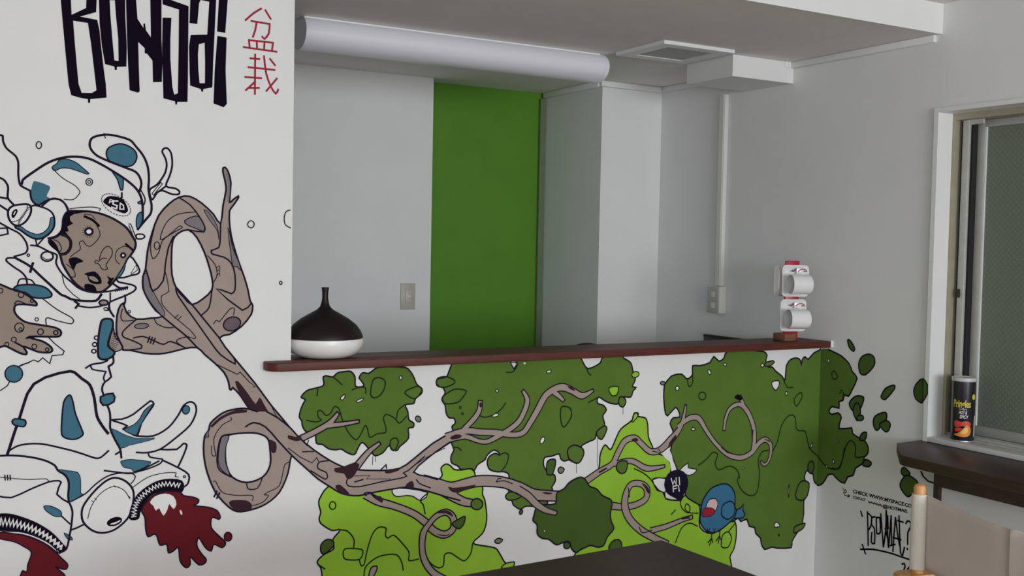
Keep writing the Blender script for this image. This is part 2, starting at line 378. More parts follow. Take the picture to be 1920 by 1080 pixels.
def mug(loc, label):
    t = tag(empty('mug', loc), label, 'mug'); t.rotation_euler = (0, 0, MA)
    mt = Matrix.Rotation(math.radians(90), 4, 'Y')
    R, L, th = .0375, .081, .003
    prof = [(0, L), (R*.86, L), (R*.95, L-.003), (R, L-.010), (R, .001), (R-.0012, 0), (R-th+.0005, .0008), (R-th, .003), (R-th, L-.012), (R*.8, L-th), (0, L-th)]
    lathe('body', CHINA, prof, t, 40, mtx=mt)
    hp = [(.022+.045*i/8, .035+.016*math.sin(math.pi*i/8)) for i in range(9)]
    tubemesh('handle', CHINA, [(a, b, 0) for a, b in hp], .0045, t, 8)
    return t
mug(mloc(-.038, -.070, 1.3195), 'white mug hung sideways on the upper saucer of the red stand')
mug(mloc(-.042, -.070, 1.186), 'white mug hung sideways on the lower saucer of the red stand')

# ------------------------------------------------------------------ side window
wn = S(empty('window_1', (0, -.52, .79)))
def wb(name, m, lo, hi, bev=0): return rel(box(name, m, lo, hi, None, bev), wn)
wb('casing', TRIM, (-.016, WY0, .7865), (.060, WY0+.018, 1.952))
wb('casing', TRIM, (-.016, WY1, WZ1), (.060, WY0, WZ1+.015))
wb('casing', TRIM, (-.016, WY1-.018, .7865), (.060, WY1, 1.952))
wb('sill', TRIM, (-.016, WY1, .7865), (.064, WY0, .804), .002)
wb('frame', OLIVE, (.0605, WY0-.012, .79), (.158, WY0, WZ1))
wb('frame', OLIVE, (.0605, WY1, WZ1-.022), (.158, WY0-.012, WZ1))
wb('frame', ALU, (.0605, WY1, WZ0), (.158, WY0-.012, .8085))
for xx in (.078, .104, .132): wb('track', ALU, (xx-.003, WY1, .8085), (xx+.003, WY0-.012, .8165))
wb('frame_lip', mat('lip_grey', (.46, .42, .43), .4, metal=.3), (.094, WY0-.0155, .817), (.104, WY0-.012, WZ1-.022))
# screen sash in the near track
sc = wb('screen_stile', ALU, (.078, -.577, .8165), (.092, -.552, WZ1-.023), .002)
wb('screen_rail', ALU, (.080, -.63, 1.897), (.090, -.577, WZ1-.023))
wb('gap_dark', GAP, (.0925, -.5835, .8165), (.150, -.5375, WZ1-.024))  # black filler standing in for the shaded gap between the sashes
lt = wb('latch', BLACK, (.070, -.566, 1.295), (.078, -.556, 1.325), .002)
# glazed sash in the far track
sx0, sx1 = .116, .138
wb('sash_stile', ALU, (sx0, -.613, .8165), (sx1, -.584, WZ1-.024), .002)
wb('sash_bead', mat('bright_bead', (.72, .72, .72), .5), (sx0+.001, -.6185, .850), (.1248, -.6132, 1.888))
wb('sash_rail', ALU, (sx0, WY1+.02, 1.888), (sx1, -.613, WZ1-.024), .002)
wb('sash_rail', ALU, (sx0, WY1+.02, .8165), (sx1, -.613, .850), .002)
wb('pane', GLASS, (.125, WY1+.02, .850), (.130, -.613, 1.888))
wb('sash_stile', ALU, (sx0, WY1+.0, .8165), (sx1, WY1+.02, WZ1-.024))

# ------------------------------------------------------------------ snack tube on the sill
cr, ch = .0385, .221
cx, cy, cz = .034, -.628, .8045
can = tag(empty('snack_tube', (cx, cy, cz)), 'black crisp tube with yellow lettering standing on the window sill', 'snack tube')
CANM = mat('can_black_print', (.013, .011, .016), .3, coat=.3)
lathe('tube', CANM, [(0, .004), (cr-.001, .004), (cr, .006), (cr, ch-.012), (0, ch-.012)], can, 40)
lathe('base_rim', mat('tin', (.55, .55, .56), .3, metal=.8), [(0, 0), (cr+.0005, 0), (cr+.001, .002), (cr+.0005, .005), (cr-.001, .0055), (0, .004)], can, 40)
lathe('lid', mat('clear_grey_lid', (.55, .56, .55), .35), [(cr-.002, ch-.014), (cr+.0015, ch-.013), (cr+.002, ch-.006), (cr+.001, ch-.001), (cr-.003, ch), (cr-.006, ch-.003), (0, ch-.003)], can, 40)
CAMANG = math.atan2(CAM[1]-cy, CAM[0]-cx)
def wrap(name, m, verts2d, faces, off, parent, mats=None):
    """wrap flat artwork (u metres round the tube, z metres up) on to the tube"""
    vs = []
    for u, z in verts2d:
        a = CAMANG + u/cr
        vs.append(((cr+off)*math.cos(a), (cr+off)*math.sin(a), z))
    me = bpy.data.meshes.new(name); me.from_pydata(vs, [], faces); me.update()
    return link(name, me, m, parent)
def blob(pts, n=3): 
    return smooth(pts, True, n)
def smooth(pts, closed=False, n=3):
    pts = [np.array(p, float) for p in pts]; N = len(pts)
    if N < 3 or n < 2: return [tuple(p) for p in pts]
    o = []
    for i in range(N if closed else N-1):
        if closed: p0, p1, p2, p3 = pts[i-1], pts[i], pts[(i+1) % N], pts[(i+2) % N]
        else: p0, p1, p2, p3 = pts[max(i-1, 0)], pts[i], pts[i+1], pts[min(i+2, N-1)]
        m1 = (p2-p0)*.5; m2 = (p3-p1)*.5; L = np.hypot(*(p2-p1))
        for mm in (m1, m2):
            q = np.hypot(*mm)
            if q > L: mm *= L/q
        for j in range(n):
            t = j/n
            o.append(tuple((2*t**3-3*t*t+1)*p1+(t**3-2*t*t+t)*m1+(-2*t**3+3*t*t)*p2+(t**3-t*t)*m2))
    if not closed: o.append(tuple(pts[-1]))
    return o
def tess(polys):
    v = [Vector((p[0], p[1], 0)) for pl in polys for p in pl]
    return [(p[0], p[1]) for pl in polys for p in pl], geometry.tessellate_polygon([[Vector((p[0], p[1], 0)) for p in pl] for pl in polys])
def dense(pts, step):
    o = []
    for a, b in zip(pts, pts[1:]+pts[:1]):
        n = max(1, int(math.hypot(b[0]-a[0], b[1]-a[1])/step))
        for k in range(n): o.append((a[0]+(b[0]-a[0])*k/n, a[1]+(b[1]-a[1])*k/n))
    return o
def print_on(name, m, polys, off=.0006):
    v, f = tess(polys); return wrap(name, m, v, f, off, can)
# vertical strips keep wide artwork close to the curved side
def strip_print(name, m, pts, off=.0005):
    bm = bmesh.new(); vs = [bm.verts.new((p[0], p[1], 0)) for p in dense(blob(pts), .002)]; bm.faces.new(vs)
    xs = [v.co.x for v in bm.verts]; x = min(xs)+.004
    while x < max(xs):
        bmesh.ops.bisect_plane(bm, geom=bm.verts[:]+bm.edges[:]+bm.faces[:], plane_co=(x, 0, 0), plane_no=(1, 0, 0)); x += .004
    bmesh.ops.triangulate(bm, faces=bm.faces[:])
    for v in bm.verts:
        a = CAMANG + v.co.x/cr; u, z = v.co.x, v.co.y
        v.co = ((cr+off)*math.cos(a), (cr+off)*math.sin(a), z)
    return from_bm(name, bm, m, can)
def text_mesh(body, size, shear=0.0, bold=0.0):
    c = bpy.data.curves.new('lettering', 'FONT'); c.body = body; c.size = size; c.shear = shear; c.offset = bold; c.resolution_u = 3
    o = bpy.data.objects.new('lettering', c); COL.objects.link(o)
    bpy.context.view_layer.update()
    me = bpy.data.meshes.new_from_object(o.evaluated_get(bpy.context.evaluated_depsgraph_get()))
    v = [(q.co.x, q.co.y) for q in me.vertices]; f = [tuple(p.vertices) for p in me.polygons]
    bpy.data.objects.remove(o); bpy.data.curves.remove(c); bpy.data.meshes.remove(me)
    return v, f
def can_text(name, body, size, z, col, shear=0, bold=0, uo=0, width=None, slope=0):
    v, f = text_mesh(body, size, shear, bold)
    x0 = min(a for a, b in v); x1 = max(a for a, b in v); k = (width/(x1-x0)) if width else 1
    v = [((a-(x0+x1)/2)*k+uo, b+z+slope*(a-(x0+x1)/2)) for a, b in v]
    wrap(name, col, v, f, .0009, can)
PY = mat('print_yellow', (.75, .62, .05), .4); PW = mat('print_white', (.75, .75, .75), .4); PR = mat('print_red', (.60, .05, .03), .4)
PO = mat('print_orange', (.80, .25, .03), .4); PYL = mat('print_light', (.85, .55, .12), .4)
can_text('brand_lettering', 'Pringles', .036, .120, PY, .12, .0008, -.004, .058)
can_text('flavour_lettering', 'HOT &', .016, .097, PW, .15, .0004, 0, .026)
can_text('flavour_lettering', 'SPICY', .016, .082, PW, .15, .0004, .004, .028)
can_text('small_lettering', 'EXTREME', .007, .111, PW, 0, 0, 0, .024)
strip_print('crisp_picture', PR, [(-.030, .062), (-.022, .074), (-.005, .070), (.012, .074), (.028, .066), (.024, .054), (.0, .056), (-.02, .050)], .0004)
strip_print('crisp_picture', PO, [(-.030, .026), (-.016, .030), (.000, .044), (.012, .058), (.026, .052), (.028, .034), (.020, .022), (.002, .019), (-.018, .021)], .0006)
strip_print('crisp_picture', PYL, [(-.006, .030), (.004, .046), (.014, .050), (.018, .040), (.008, .030)], .0008)
strip_print('crisp_picture', PR, [(-.026, .045), (-.012, .050), (.0, .046), (-.010, .038), (-.022, .036)], .0008)
strip_print('yellow_spot', PY, [(.031, .160), (.038, .166), (.045, .160), (.045, .150), (.038, .146), (.031, .151)], .0005)
strip_print('white_panel', PW, [(.044, .02), (.050, .02), (.050, .09), (.044, .09)], .0005)

# ------------------------------------------------------------------ bar shelf below the window
bs = tag(empty('bar_shelf', (-.15, -1.2, .785)), 'dark brown wooden bar shelf with clipped corner below the window', 'shelf')
o = prism('top', DARKW, [(-.002, -.488), (-.134, -.494), (-.290, -.640), (-.302, -.665), (-.302, -2.3), (-.002, -2.3)], .752, .7855, 'z', bev=.002)
rel(o, bs)
rel(box('apron', DARKW, (-.138, -2.3, .670), (-.124, -.675, .752)), bs)
rel(box('leg', DARKW, (-.140, -.675, .001), (-.122, -.656, .752)), bs)
rel(box('leg', DARKW, (-.160, -2.28, .001), (-.140, -2.26, .752)), bs)
wv = [onX((1727, 884), -.02), onX((1731, 893), -.03), onX((1740, 902), -.04), onX((1752, 906), -.06), onX((1762, 905), -.1)]
tag(tubemesh('cable', GAP, [tuple(v) for v in wv], .003), 'thin black cable drooping under the bar shelf', 'cable')

# ------------------------------------------------------------------ table in the foreground
ta = math.radians(3.0); tc0 = onZ((1240, 1012), .72)
ux = Vector((-math.cos(ta), -math.sin(ta), 0)); uy = Vector((math.sin(ta), -math.cos(ta), 0))
TL, TW = 1.25, .75
tb = tag(empty('dining_table', (tc0[0], tc0[1], 0)), 'dark brown rectangular table in front of the painted half wall', 'table')
tb.rotation_euler = (0, 0, math.pi+ta)      # local +x runs along -X, local +y along -Y
box('tabletop', TABLE, (0, 0, .692), (TL, TW, .72), tb, .003)
for sx in (.05, TL-.11):
    for sy in (.05, TW-.11): box('leg', TABLE, (sx, sy, .001), (sx+.06, sy+.06, .692), tb, .003)
boxes('apron', TABLE, [((.08, .06, .63), (TL-.08, .085, .692)), ((.08, TW-.085, .63), (TL-.08, TW-.06, .692)), ((.06, .085, .63), (.085, TW-.085, .692)), ((TL-.085, .085, .63), (TL-.06, TW-.085, .692))], tb)

# ------------------------------------------------------------------ director's chair
t0 = 2.6
p0 = CAM + ray(1724.5, 925)*t0
bx, by = p0[0], p0[1]
chair = tag(empty('director_chair', (bx, by, 0)), 'folding wooden chair with an off white canvas back drawn up to the bar shelf', 'chair')
back = Vector((-.27, -.963, 0)).normalized(); fwd = Vector((-back.y, back.x, 0))      # fwd points to the bar shelf (+X)
W_, ZB0, ZB1 = .50, .672, .858
def pl(o): o.parent = chair; return o
for k, s in enumerate((0, W_)):
    b = back*s
    tubemesh('back_post', BEECH, [b+Vector((0, 0, .46)), b+Vector((0, 0, .873)), b+Vector((0, 0, .879)), b+Vector((0, 0, .882))], [.0145, .0145, .012, .006], chair, 16)
def sleeve(s):
    b = back*s; bm = bmesh.new(); rings = []
    for z in (ZB0, ZB0+.06, ZB1-.06, ZB1):
        rings.append([bm.verts.new((b.x+.0185*math.cos(a), b.y+.0185*math.sin(a), z)) for a in [2*math.pi*i/24 for i in range(24)]])
    for a, c in zip(rings, rings[1:]):
        for i in range(24): bm.faces.new((a[i], a[(i+1) % 24], c[(i+1) % 24], c[i]))
    return from_bm('sleeve', bm, SLEEVE, chair, True)
sleeve(0); sleeve(W_)
bm = bmesh.new(); grid = []
NU, NV = 44, 10
for i in range(NU+1):
    u = i/NU; col = []
    for j in range(NV+1):
        v = j/NV; s = .012 + (W_-.024)*u
        sag = -.009*math.sin(math.pi*u)*v
        off = -.011 + .004*math.sin(math.pi*u) + .012*math.exp(-((u-.66)/.035)**2) - .006*math.exp(-((u-.59)/.05)**2) + .002*math.sin(9*u+2*v)
        p = back*s - fwd*0 + fwd*(-off-.0) + Vector((0, 0, ZB0+(ZB1-ZB0)*v+sag + .008*math.exp(-((u-.68)/.05)**2)*(v)))
        col.append(bm.verts.new(p))
    grid.append(col)
for i in range(NU):
    for j in range(NV): bm.faces.new((grid[i][j], grid[i+1][j], grid[i+1][j+1], grid[i][j+1]))
cv = from_bm('canvas_back', bm, CANVAS, chair, True)
sol = cv.modifiers.new('thickness', 'SOLIDIFY'); sol.thickness = .0025
for s in (0, W_):
    b = back*s
    def q(f, z, e=0): return b+fwd*f+back*e+Vector((0, 0, z))
    # flat rounded armrest
    bm = bmesh.new(); ring = []
    oa = [(-.060, -.010), (-.050, -.022), (-.03, -.028), (.40, -.03), (.44, -.02), (.45, 0), (.44, .02), (.40, .03), (-.03, .028), (-.050, .022), (-.060, .010)]
    A = [bm.verts.new(q(a, .640, e)) for a, e in oa]; B = [bm.verts.new(q(a, .662, e)) for a, e in oa]
    bm.faces.new(A); bm.faces.new(B[::-1])
    for i in range(len(A)): bm.faces.new((A[i], A[(i+1) % len(A)], B[(i+1) % len(A)], B[i]))
    bmesh.ops.bevel(bm, geom=bm.edges[:], offset=.004, segments=2, affect='EDGES')
    from_bm('armrest', bm, BEECH, chair, True)
    for f in (.06, .40):
        tubemesh('upright', BEECH, [q(f, .40), q(f, .640)], .013, chair, 12)
    tubemesh('seat_rail', BEECH, [q(-.01, .42), q(.44, .42)], .014, chair, 12)
    tubemesh('floor_runner', BEECH, [q(-.03, .016), q(.46, .016)], .0155, chair, 12)
for f in (.10, .36):
    tubemesh('cross_leg', BEECH, [fwd*f+Vector((0, 0, .025)), fwd*f+back*W_+Vector((0, 0, .41))], .012, chair, 10)
    tubemesh('cross_leg', BEECH, [fwd*(f+.026)+back*W_+Vector((0, 0, .025)), fwd*(f+.026)+Vector((0, 0, .41))], .012, chair, 10)
bm = bmesh.new(); g = []
for i in range(13):
    u = i/12; g.append([bm.verts.new(back*(W_*u)+fwd*f+Vector((0, 0, .434-.03*math.sin(math.pi*u)))) for f in (0, .43)])
for a, b in zip(g, g[1:]): bm.faces.new((a[0], b[0], b[1], a[1]))
seat = from_bm('seat', bm, CANVAS, chair, True); seat.modifiers.new('thickness', 'SOLIDIFY').thickness = .003

# ================================================================== the mural
# Flat paint on the front wall (plane Y=0) and on the right wall (plane X=0).
PAR = {}          # (thing, serial) -> accumulated geometry
ORDER = []
cur = {'plane': 'F', 'thing': None, 'part': None, 'key': None, 'layer': 0, 'c': (0, 0, 1.0), 'n': 0, 'micro': 0, 'rise': 0.0}
def crop(ox, oy, s): cur['c'] = (ox, oy, s)
def px(pts, c=None):
    ox, oy, s = c or cur['c']; return [(ox+p[0]*s, oy+p[1]*s) + tuple(p[2:]) for p in pts]
RAW = (0, 0, 1.0)
def thing_(t): cur['thing'] = t
def part(name, plane=None):
    cur['part'] = name; cur['key'] = (cur['thing'], name, len(ORDER)); ORDER.append(cur['key'])
    PAR[cur['key']] = {'v': [], 'f': [], 'm': [], 'mats': []}
    if plane: cur['plane'] = plane
def layer(n): cur['layer'] = n
def restart(): cur['n'] = 0
def to_plane(p):
    """pixel -> wall coordinates (u to the right, z up) in metres"""
    if cur['plane'] == 'F': v = onY(p, 0.0); return (v[0], v[2])
    v = onX(p, 0.0 if cur['plane'] == 'R' else -.016); return (-v[1], v[2])
def place(u, z, sub):
    e = .0006 + (cur['layer']+sub)*.00016 + cur['micro']*3e-6 + cur['rise']
    if cur['plane'] == 'F':
        u = min(u, -.0002)
        if u > -2.149: z = min(z, 1.0732)
        return (u, -e, z)
    if cur['plane'] == 'R': return (-e, min(-u, -.0002), z)
    return (-.016-e, -u, z)
def emit(verts, faces, m, sub, rises=None):
    cur['n'] += 1; cur['micro'] = cur['n']
    d = PAR[cur['key']]; mm = P[m] if isinstance(m, str) else m
    if mm not in d['mats']: d['mats'].append(mm)
    k = d['mats'].index(mm); b = len(d['v'])
    for i, (u, z) in enumerate(verts):
        cur['rise'] = rises[i] if rises else 0.0
        d['v'].append(place(u, z, sub))
    for f in faces: d['f'].append(tuple(b+i for i in f)); d['m'].append(k)
def fillpx(pts, m, holes=(), sm=3, sub=0):
    polys = [[to_plane(p) for p in smooth(pts, True, sm)]] + [[to_plane(p) for p in smooth(h, True, sm)] for h in holes]
    v, f = tess(polys); emit(v, f, m, sub)
def wpx(p):
    """metres covered by one pixel at this spot of the wall"""
    r = ray(*p); t = (0-CAM[1])/r[1] if cur['plane'] == 'F' else (0-CAM[0])/r[0]
    return t/FPX
def ribbon(pts, widths, m, closed, sub, cap=True, rise=2e-6):
    n = len(pts)
    if n < 2: return
    P2 = [np.array(p) for p in pts]; vs = []; fs = []
    for i in range(n):
        if closed: a, b, c = P2[i-1], P2[i], P2[(i+1) % n]
        else: a, b, c = P2[max(i-1, 0)], P2[i], P2[min(i+1, n-1)]
        d1 = b-a; d2 = c-b
        l1 = np.hypot(*d1); l2 = np.hypot(*d2)
        d1 = d1/l1 if l1 > 1e-9 else (d2/l2 if l2 > 1e-9 else np.array([1., 0]))
        d2 = d2/l2 if l2 > 1e-9 else d1
        t = d1+d2; lt = np.hypot(*t)
        t = t/lt if lt > .3 else d1
        nrm = np.array([-t[1], t[0]]); k = 1/max(.6, abs(float(np.dot(nrm, [-d1[1], d1[0]]))))
        h = widths[i]/2
        q = b
        if cap is True and not closed and i == 0: q = b - d2*h*.7
        if cap is True and not closed and i == n-1: q = b + d1*h*.7
        if cap == 'end' and i == n-1: q = b + d1*.0045
        vs += [tuple(q+nrm*h*k), tuple(q-nrm*h*k)]
    for i in range(n if closed else n-1):
        j = (i+1) % n; fs.append((2*i, 2*i+1, 2*j+1, 2*j))
    emit(vs, fs, m, sub, [rise*(i//2)/n for i in range(2*n)] if rise else None)
def linepx(pts, w=3.4, m='ink', closed=False, sm=3, sub=.5):
    q = smooth(pts, closed, sm)
    if m in ('ink', 'gline'): w *= 1.13
    ribbon([to_plane(p) for p in q], [w*wpx(p) for p in q], m, closed, sub)
# user level calls, points in the current crop
def F(m, pts, w=0, holes=(), sm=3, line='ink', c=None):
    q = px(pts, c); hs = [px(h, c) for h in holes]
    fillpx(q, m, hs, sm)
    if w:
        linepx(q, w, line, True, sm)
        for h in hs: linepx(h, w, line, True, sm)
def Ln(pts, w=3.4, m='ink', closed=False, sm=3, c=None): linepx(px(pts, c), w, m, closed, sm)
def ell(x, y, rx, ry=None, a=0, n=16):
    ry = ry or rx; ca, sa = math.cos(math.radians(a)), math.sin(math.radians(a))
    return [(x+rx*math.cos(t)*ca-ry*math.sin(t)*sa, y+rx*math.cos(t)*sa+ry*math.sin(t)*ca) for t in [2*math.pi*i/n for i in range(n)]]
def E_(m, x, y, rx, ry=None, a=0, w=0, line='ink'): F(m, ell(x, y, rx, ry, a), w, sm=1, line=line)
def C_(x, y, rx, ry=None, w=1.8, m='ink', a=0): Ln(ell(x, y, rx, ry, a), w, m, True, 1)
def tube(pts, m='bark', lw=2.6, c=None, rise=2e-5):
    """painted branch: (x, y, width px)"""
    q = px(pts, c); xy = smooth([p[:2] for p in q], False, 4)
    n = len(q); ws = []
    for i in range(len(xy)):
        t = i/(len(xy)-1)*(n-1); k = min(int(t), n-2); ws.append(q[k][2]+(q[k+1][2]-q[k][2])*(t-k))
    U = [to_plane(p) for p in xy]; S_ = [wpx(p) for p in xy]
    ribbon(U, [(a+2*lw)*s for a, s in zip(ws, S_)], 'ink', False, .0, 'end', rise)
    ribbon(U, [a*s for a, s in zip(ws, S_)], m, False, .5, False, rise)

# crops used while measuring the photograph: origin x, y and pixels per unit
C1 = (0, 0, .291667); C2 = (0, 230, 1/6); C3 = (0, 380, 1/6); C4 = (0, 520, 1/6); C5 = (0, 680, 1/6)
C6 = (0, 840, 2/9); C7 = (240, 740, 320/1016); C8 = (200, 260, 360/1296); C10 = (540, 660, 2/9); C11 = (540, 840, 2/9)
C12 = (800, 660, 2/9); C13 = (800, 840, 2/9); C14 = (1100, 760, 320/1080); C15 = (1220, 640, 340/1412); C16 = (1360, 840, 2/9)
C17 = (1560, 880, 200/1080); C18 = (1560, 620, 200/675)
# ---- lettering
thing_('lettering'); layer(0); crop(*C1)
part('letter', 'F'); F('block', [(385,-60),(400,110),(420,330),(440,540),(457,612),(520,630),(565,637),(566,662),(579,662),(581,637),(685,628),(680,540),(665,430),(650,300),(640,200),(625,128),(515,107),(618,78),(624,-60)],
  holes=[[(453,-58),(460,95),(553,52),(557,-58)], [(470,133),(565,148),(585,280),(605,450),(620,580),(590,598),(525,597),(505,540),(490,380),(478,240)]], sm=1)
part('letter'); F('block', [(634,-60),(640,150),(655,300),(675,412),(735,428),(738,450),(750,450),(752,430),(812,428),(815,300),(805,100),(803,-60)], holes=[[(705,2),(710,100),(722,250),(735,388),(762,392),(760,250),(745,100),(738,2)]], sm=1)
part('letter'); F('block', [(808,-60),(815,200),(822,400),(833,580),(885,596),(898,588),(893,450),(888,270),(930,310),(930,342),(945,345),(980,390),(983,528),(1040,527),(1045,400),(1038,250),(1038,-60),(965,-60),(970,240),(938,195),(932,150),(922,152),(922,180),(884,122),(870,-60)], sm=1)
part('letter'); F('block', [(1043,-60),(1045,28),(1150,62),(1148,300),(1143,600),(1120,608),(1108,560),(1095,380),(1095,250),(1102,115),(1045,113),(1042,300),(1050,632),(1125,652),(1127,672),(1137,672),(1140,655),(1205,655),(1208,500),(1212,40),(1100,0),(1075,-60)], sm=1)
part('letter'); F('block', [(1225,-60),(1218,148),(1268,155),(1280,20),(1290,0),(1345,12),(1332,222),(1225,225),(1215,300),(1218,450),(1222,550),(1290,573),(1295,590),(1305,590),(1307,573),(1365,562),(1370,400),(1380,200),(1392,-60)], holes=[[(1278,285),(1315,275),(1318,400),(1317,535),(1283,535),(1275,450),(1272,350)]], sm=1)
part('letter'); F('block', [(1410,-60),(1395,203),(1448,212),(1468,-60)], sm=1)
F('block', [(1397,230),(1457,242),(1450,450),(1458,668),(1438,690),(1372,665),(1380,450)], sm=1)
thing_('kanji'); part('character')
for s in ([(1680,55),(1630,85),(1578,130)],[(1705,65),(1740,122)],[(1615,135),(1735,155)],[(1733,152),(1728,215),(1700,250),(1685,235)],[(1648,150),(1640,195),(1625,238)],[(1600,258),(1605,305)],[(1600,258),(1755,275)],[(1755,275),(1748,325)],[(1650,262),(1652,310)],[(1700,268),(1698,315)],[(1565,303),(1778,333)]): Ln(s, 3.6, 'red', sm=2)
part('character')
for s in ([(1640,350),(1638,605)],[(1608,375),(1668,380)],[(1595,432),(1765,450)],[(1575,495),(1680,503)],[(1635,530),(1580,580)],[(1600,565),(1665,565)],[(1697,360),(1710,470),(1740,555),(1772,602),(1788,575)],[(1780,505),(1712,585)],[(1735,378),(1768,420)]): Ln(s, 3.6, 'red', sm=2)

# ---- the suited figure
thing_('spaceman'); layer(0); restart()
part('suit'); crop(*C2)
Ln([(0,140),(30,150),(35,210),(75,290),(175,375),(205,450),(205,570),(215,660),(235,710),(340,765)])
Ln([(0,620),(50,650),(90,720),(85,820),(95,860),(150,920)]); Ln([(0,840),(85,855)]); Ln([(0,930),(90,990)])
part('ear_flap')
ear = [(1570,770),(1590,690),(1570,610),(1520,550),(1420,510),(1290,460),(1190,420),(1090,370),(1030,310),(1008,250),(1025,185),(1075,155),(1180,135),(1290,145),(1460,195),(1530,270),(1610,370),(1660,490),(1675,620),(1670,740),(1685,840),(1705,930),(1695,1020),(1640,1090),(1590,1150),(1550,1200)]
Ln(ear, 3.8); F('teal', [(1340,238),(1440,260),(1520,320),(1540,390),(1510,460),(1450,492),(1340,480),(1230,430),(1195,350),(1225,280)], 2.4)
Ln([(1585,760),(1630,850),(1625,910),(1605,940)], 2.2); Ln([(1168,120),(1185,175)], 1.6)
F('teal', [(1550,895),(1590,880),(1590,910),(1560,912)], 1.6)
part('antler'); crop(*C8)
F('white', [(290,345),(340,310),(390,240),(405,180),(395,130),(375,90),(385,68),(410,65),(435,100),(442,180),(425,250),(400,320),(460,335),(490,355),(485,375),(440,375),(375,350),(340,365),(310,410),(298,400)], 3.2)
Ln([(400,320),(340,365)], 3); Ln([(305,372),(365,295),(376,305),(316,382)], 1.5, closed=True, sm=1)
part('helmet'); crop(*C2)
Ln([(245,690),(260,640),(390,545),(540,450),(700,395),(860,383),(1000,405),(1130,465),(1260,540),(1400,630),(1510,720),(1570,800),(1600,900),(1605,1000),(1600,1110),(1550,1200)], 4)
F('teal', [(390,655),(560,715),(545,780),(525,830),(570,855),(500,900),(440,925),(385,905),(350,850),(350,760),(365,690)], sm=2)
Ln([(340,765),(350,850),(385,905),(440,925),(500,890),(570,862),(640,858),(700,880),(745,940),(765,1000)], 3.2)
F('teal', [(665,420),(750,410),(850,445),(920,500),(1000,570),(980,580),(880,545),(780,515),(690,512),(615,540),(585,500),(640,460)], 1.6)
Ln([(600,525),(700,620),(840,705),(890,760),(895,795),(825,865),(720,862)], 1.5)
C_(1003,667,38); C_(1003,667,16,w=1.4)
F('teal', [(1260,545),(1340,585),(1385,625),(1380,755),(1355,755),(1320,640)], 2)
Ln([(785,970),(900,955),(1050,950),(1130,970),(1115,990)], 1.6); Ln([(1370,790),(1370,845)], 3)
part('badge'); bd = [(1160,890),(1215,830),(1300,830),(1380,860),(1420,920),(1440,990),(1400,1020),(1320,995),(1230,945)]
F('block', bd)
for i in range(30):
    a = 2*math.pi*i/30; q = [(1305+172*math.cos(a+k)*.95+30*math.sin(a+k)*0, 925+ (108*math.sin(a+k)) + 62*math.cos(a+k)) for k in (0, .09)]
    Ln(q, 1.4, sm=1)
layer(1)
Ln([(1228,905),(1238,865),(1268,872),(1262,892),(1235,888)], 1.6, 'white', sm=1); Ln([(1325,882),(1277,880),(1270,915),(1318,935),(1310,968),(1255,952)], 2.6, 'white', sm=1); Ln([(1352,905),(1388,930),(1392,975),(1348,972),(1352,905)], 2.2, 'white', sm=1)
layer(0)
part('goggle'); crop(*C3)
F('white', [(350,40),(470,50),(560,90),(605,150),(612,250),(580,320),(500,385),(420,410),(330,380),(230,310),(170,265)], 3)
F('teal', [(570,170),(608,170),(610,260),(580,330),(500,395),(400,410),(330,385),(220,310),(160,270),(240,270),(290,310),(400,355),(480,340),(545,280),(560,220)], 1.5, sm=2)
Ln([(470,40),(570,-40),(640,-45),(720,0),(760,60),(765,100),(715,170),(705,260),(680,330),(620,380),(540,400)], 3)
layer(1); F('white', [(150,35),(230,20),(320,20),(350,60),(340,130),(290,210),(220,255),(150,245),(100,180),(90,100),(110,60)], 3.4)
Ln([(305,25),(300,80),(260,150),(200,200),(140,215)], 1.3)
for i in range(13):
    t = i/12; a = (338-125*t-10*math.sin(3*t), 60+190*t); d = math.radians(20+50*t)
    Ln([a, (a[0]-26*math.cos(d), a[1]-26*math.sin(d))], 1.3, sm=1)
F('block', [(180,70),(198,90),(185,130),(150,175),(128,150),(140,100)]); layer(2); Ln([(172,98),(155,132)], 1.8, 'white', sm=1); layer(0)
Ln([(400,410),(415,480),(350,482)], 2.4, sm=1); Ln([(490,400),(420,480)], 2.4, sm=1)
part('face')
face = [(765,100),(880,95),(1010,100),(1150,130),(1290,190),(1420,280),(1490,380),(1525,450),(1515,520),(1470,590),(1420,680),(1370,760),(1310,850),(1230,940),(1150,1000),(1060,1005),(940,975),(840,900),(760,790),(700,680),(680,600),(650,540),(600,500),(555,450),(560,410),(640,380),(690,330),(705,260),(715,170)]
F('skin', face, 3.8)
layer(1)
F('block', [(765,100),(715,170),(705,260),(680,330),(640,390),(700,355),(770,365),(735,330),(775,320),(755,270),(825,235),(790,205),(785,160),(830,130),(930,112),(1040,110),(900,90)], sm=1)
Ln([(700,360),(760,385),(795,440),(785,520),(740,570),(690,580)], 5); F('block', [(555,450),(580,415),(640,480),(660,540),(640,545),(590,500)], sm=2); Ln([(600,415),(660,445),(690,510),(680,550)], 1.5)
part('eyebrow'); Ln([(950,155),(1040,195),(1110,260)], 4.6, 'block'); Ln([(945,130),(1030,140),(1070,190)], 1.2)
part('eyebrow'); Ln([(1415,465),(1490,530)], 4.2, 'block')
part('eye'); E_('white', 1000,325,42,37,0,3.6)
for i in range(11):
    a = math.radians(60+22*i); Ln([(1000+62*math.cos(a),325+55*math.sin(a)),(1000+74*math.cos(a),325+66*math.sin(a))], 1, sm=1)
part('eye'); E_('white', 1385,592,24,24,0,3.2); Ln([(1345,690),(1310,660),(1298,600),(1320,530),(1400,490),(1470,515)], 1.4)
part('nose'); Ln([(1115,640),(1150,540),(1210,490),(1260,530),(1255,600),(1190,700),(1210,745),(1150,750),(1110,690),(1065,675),(1080,645),(1110,660),(1150,625),(1200,630)], 1.5)
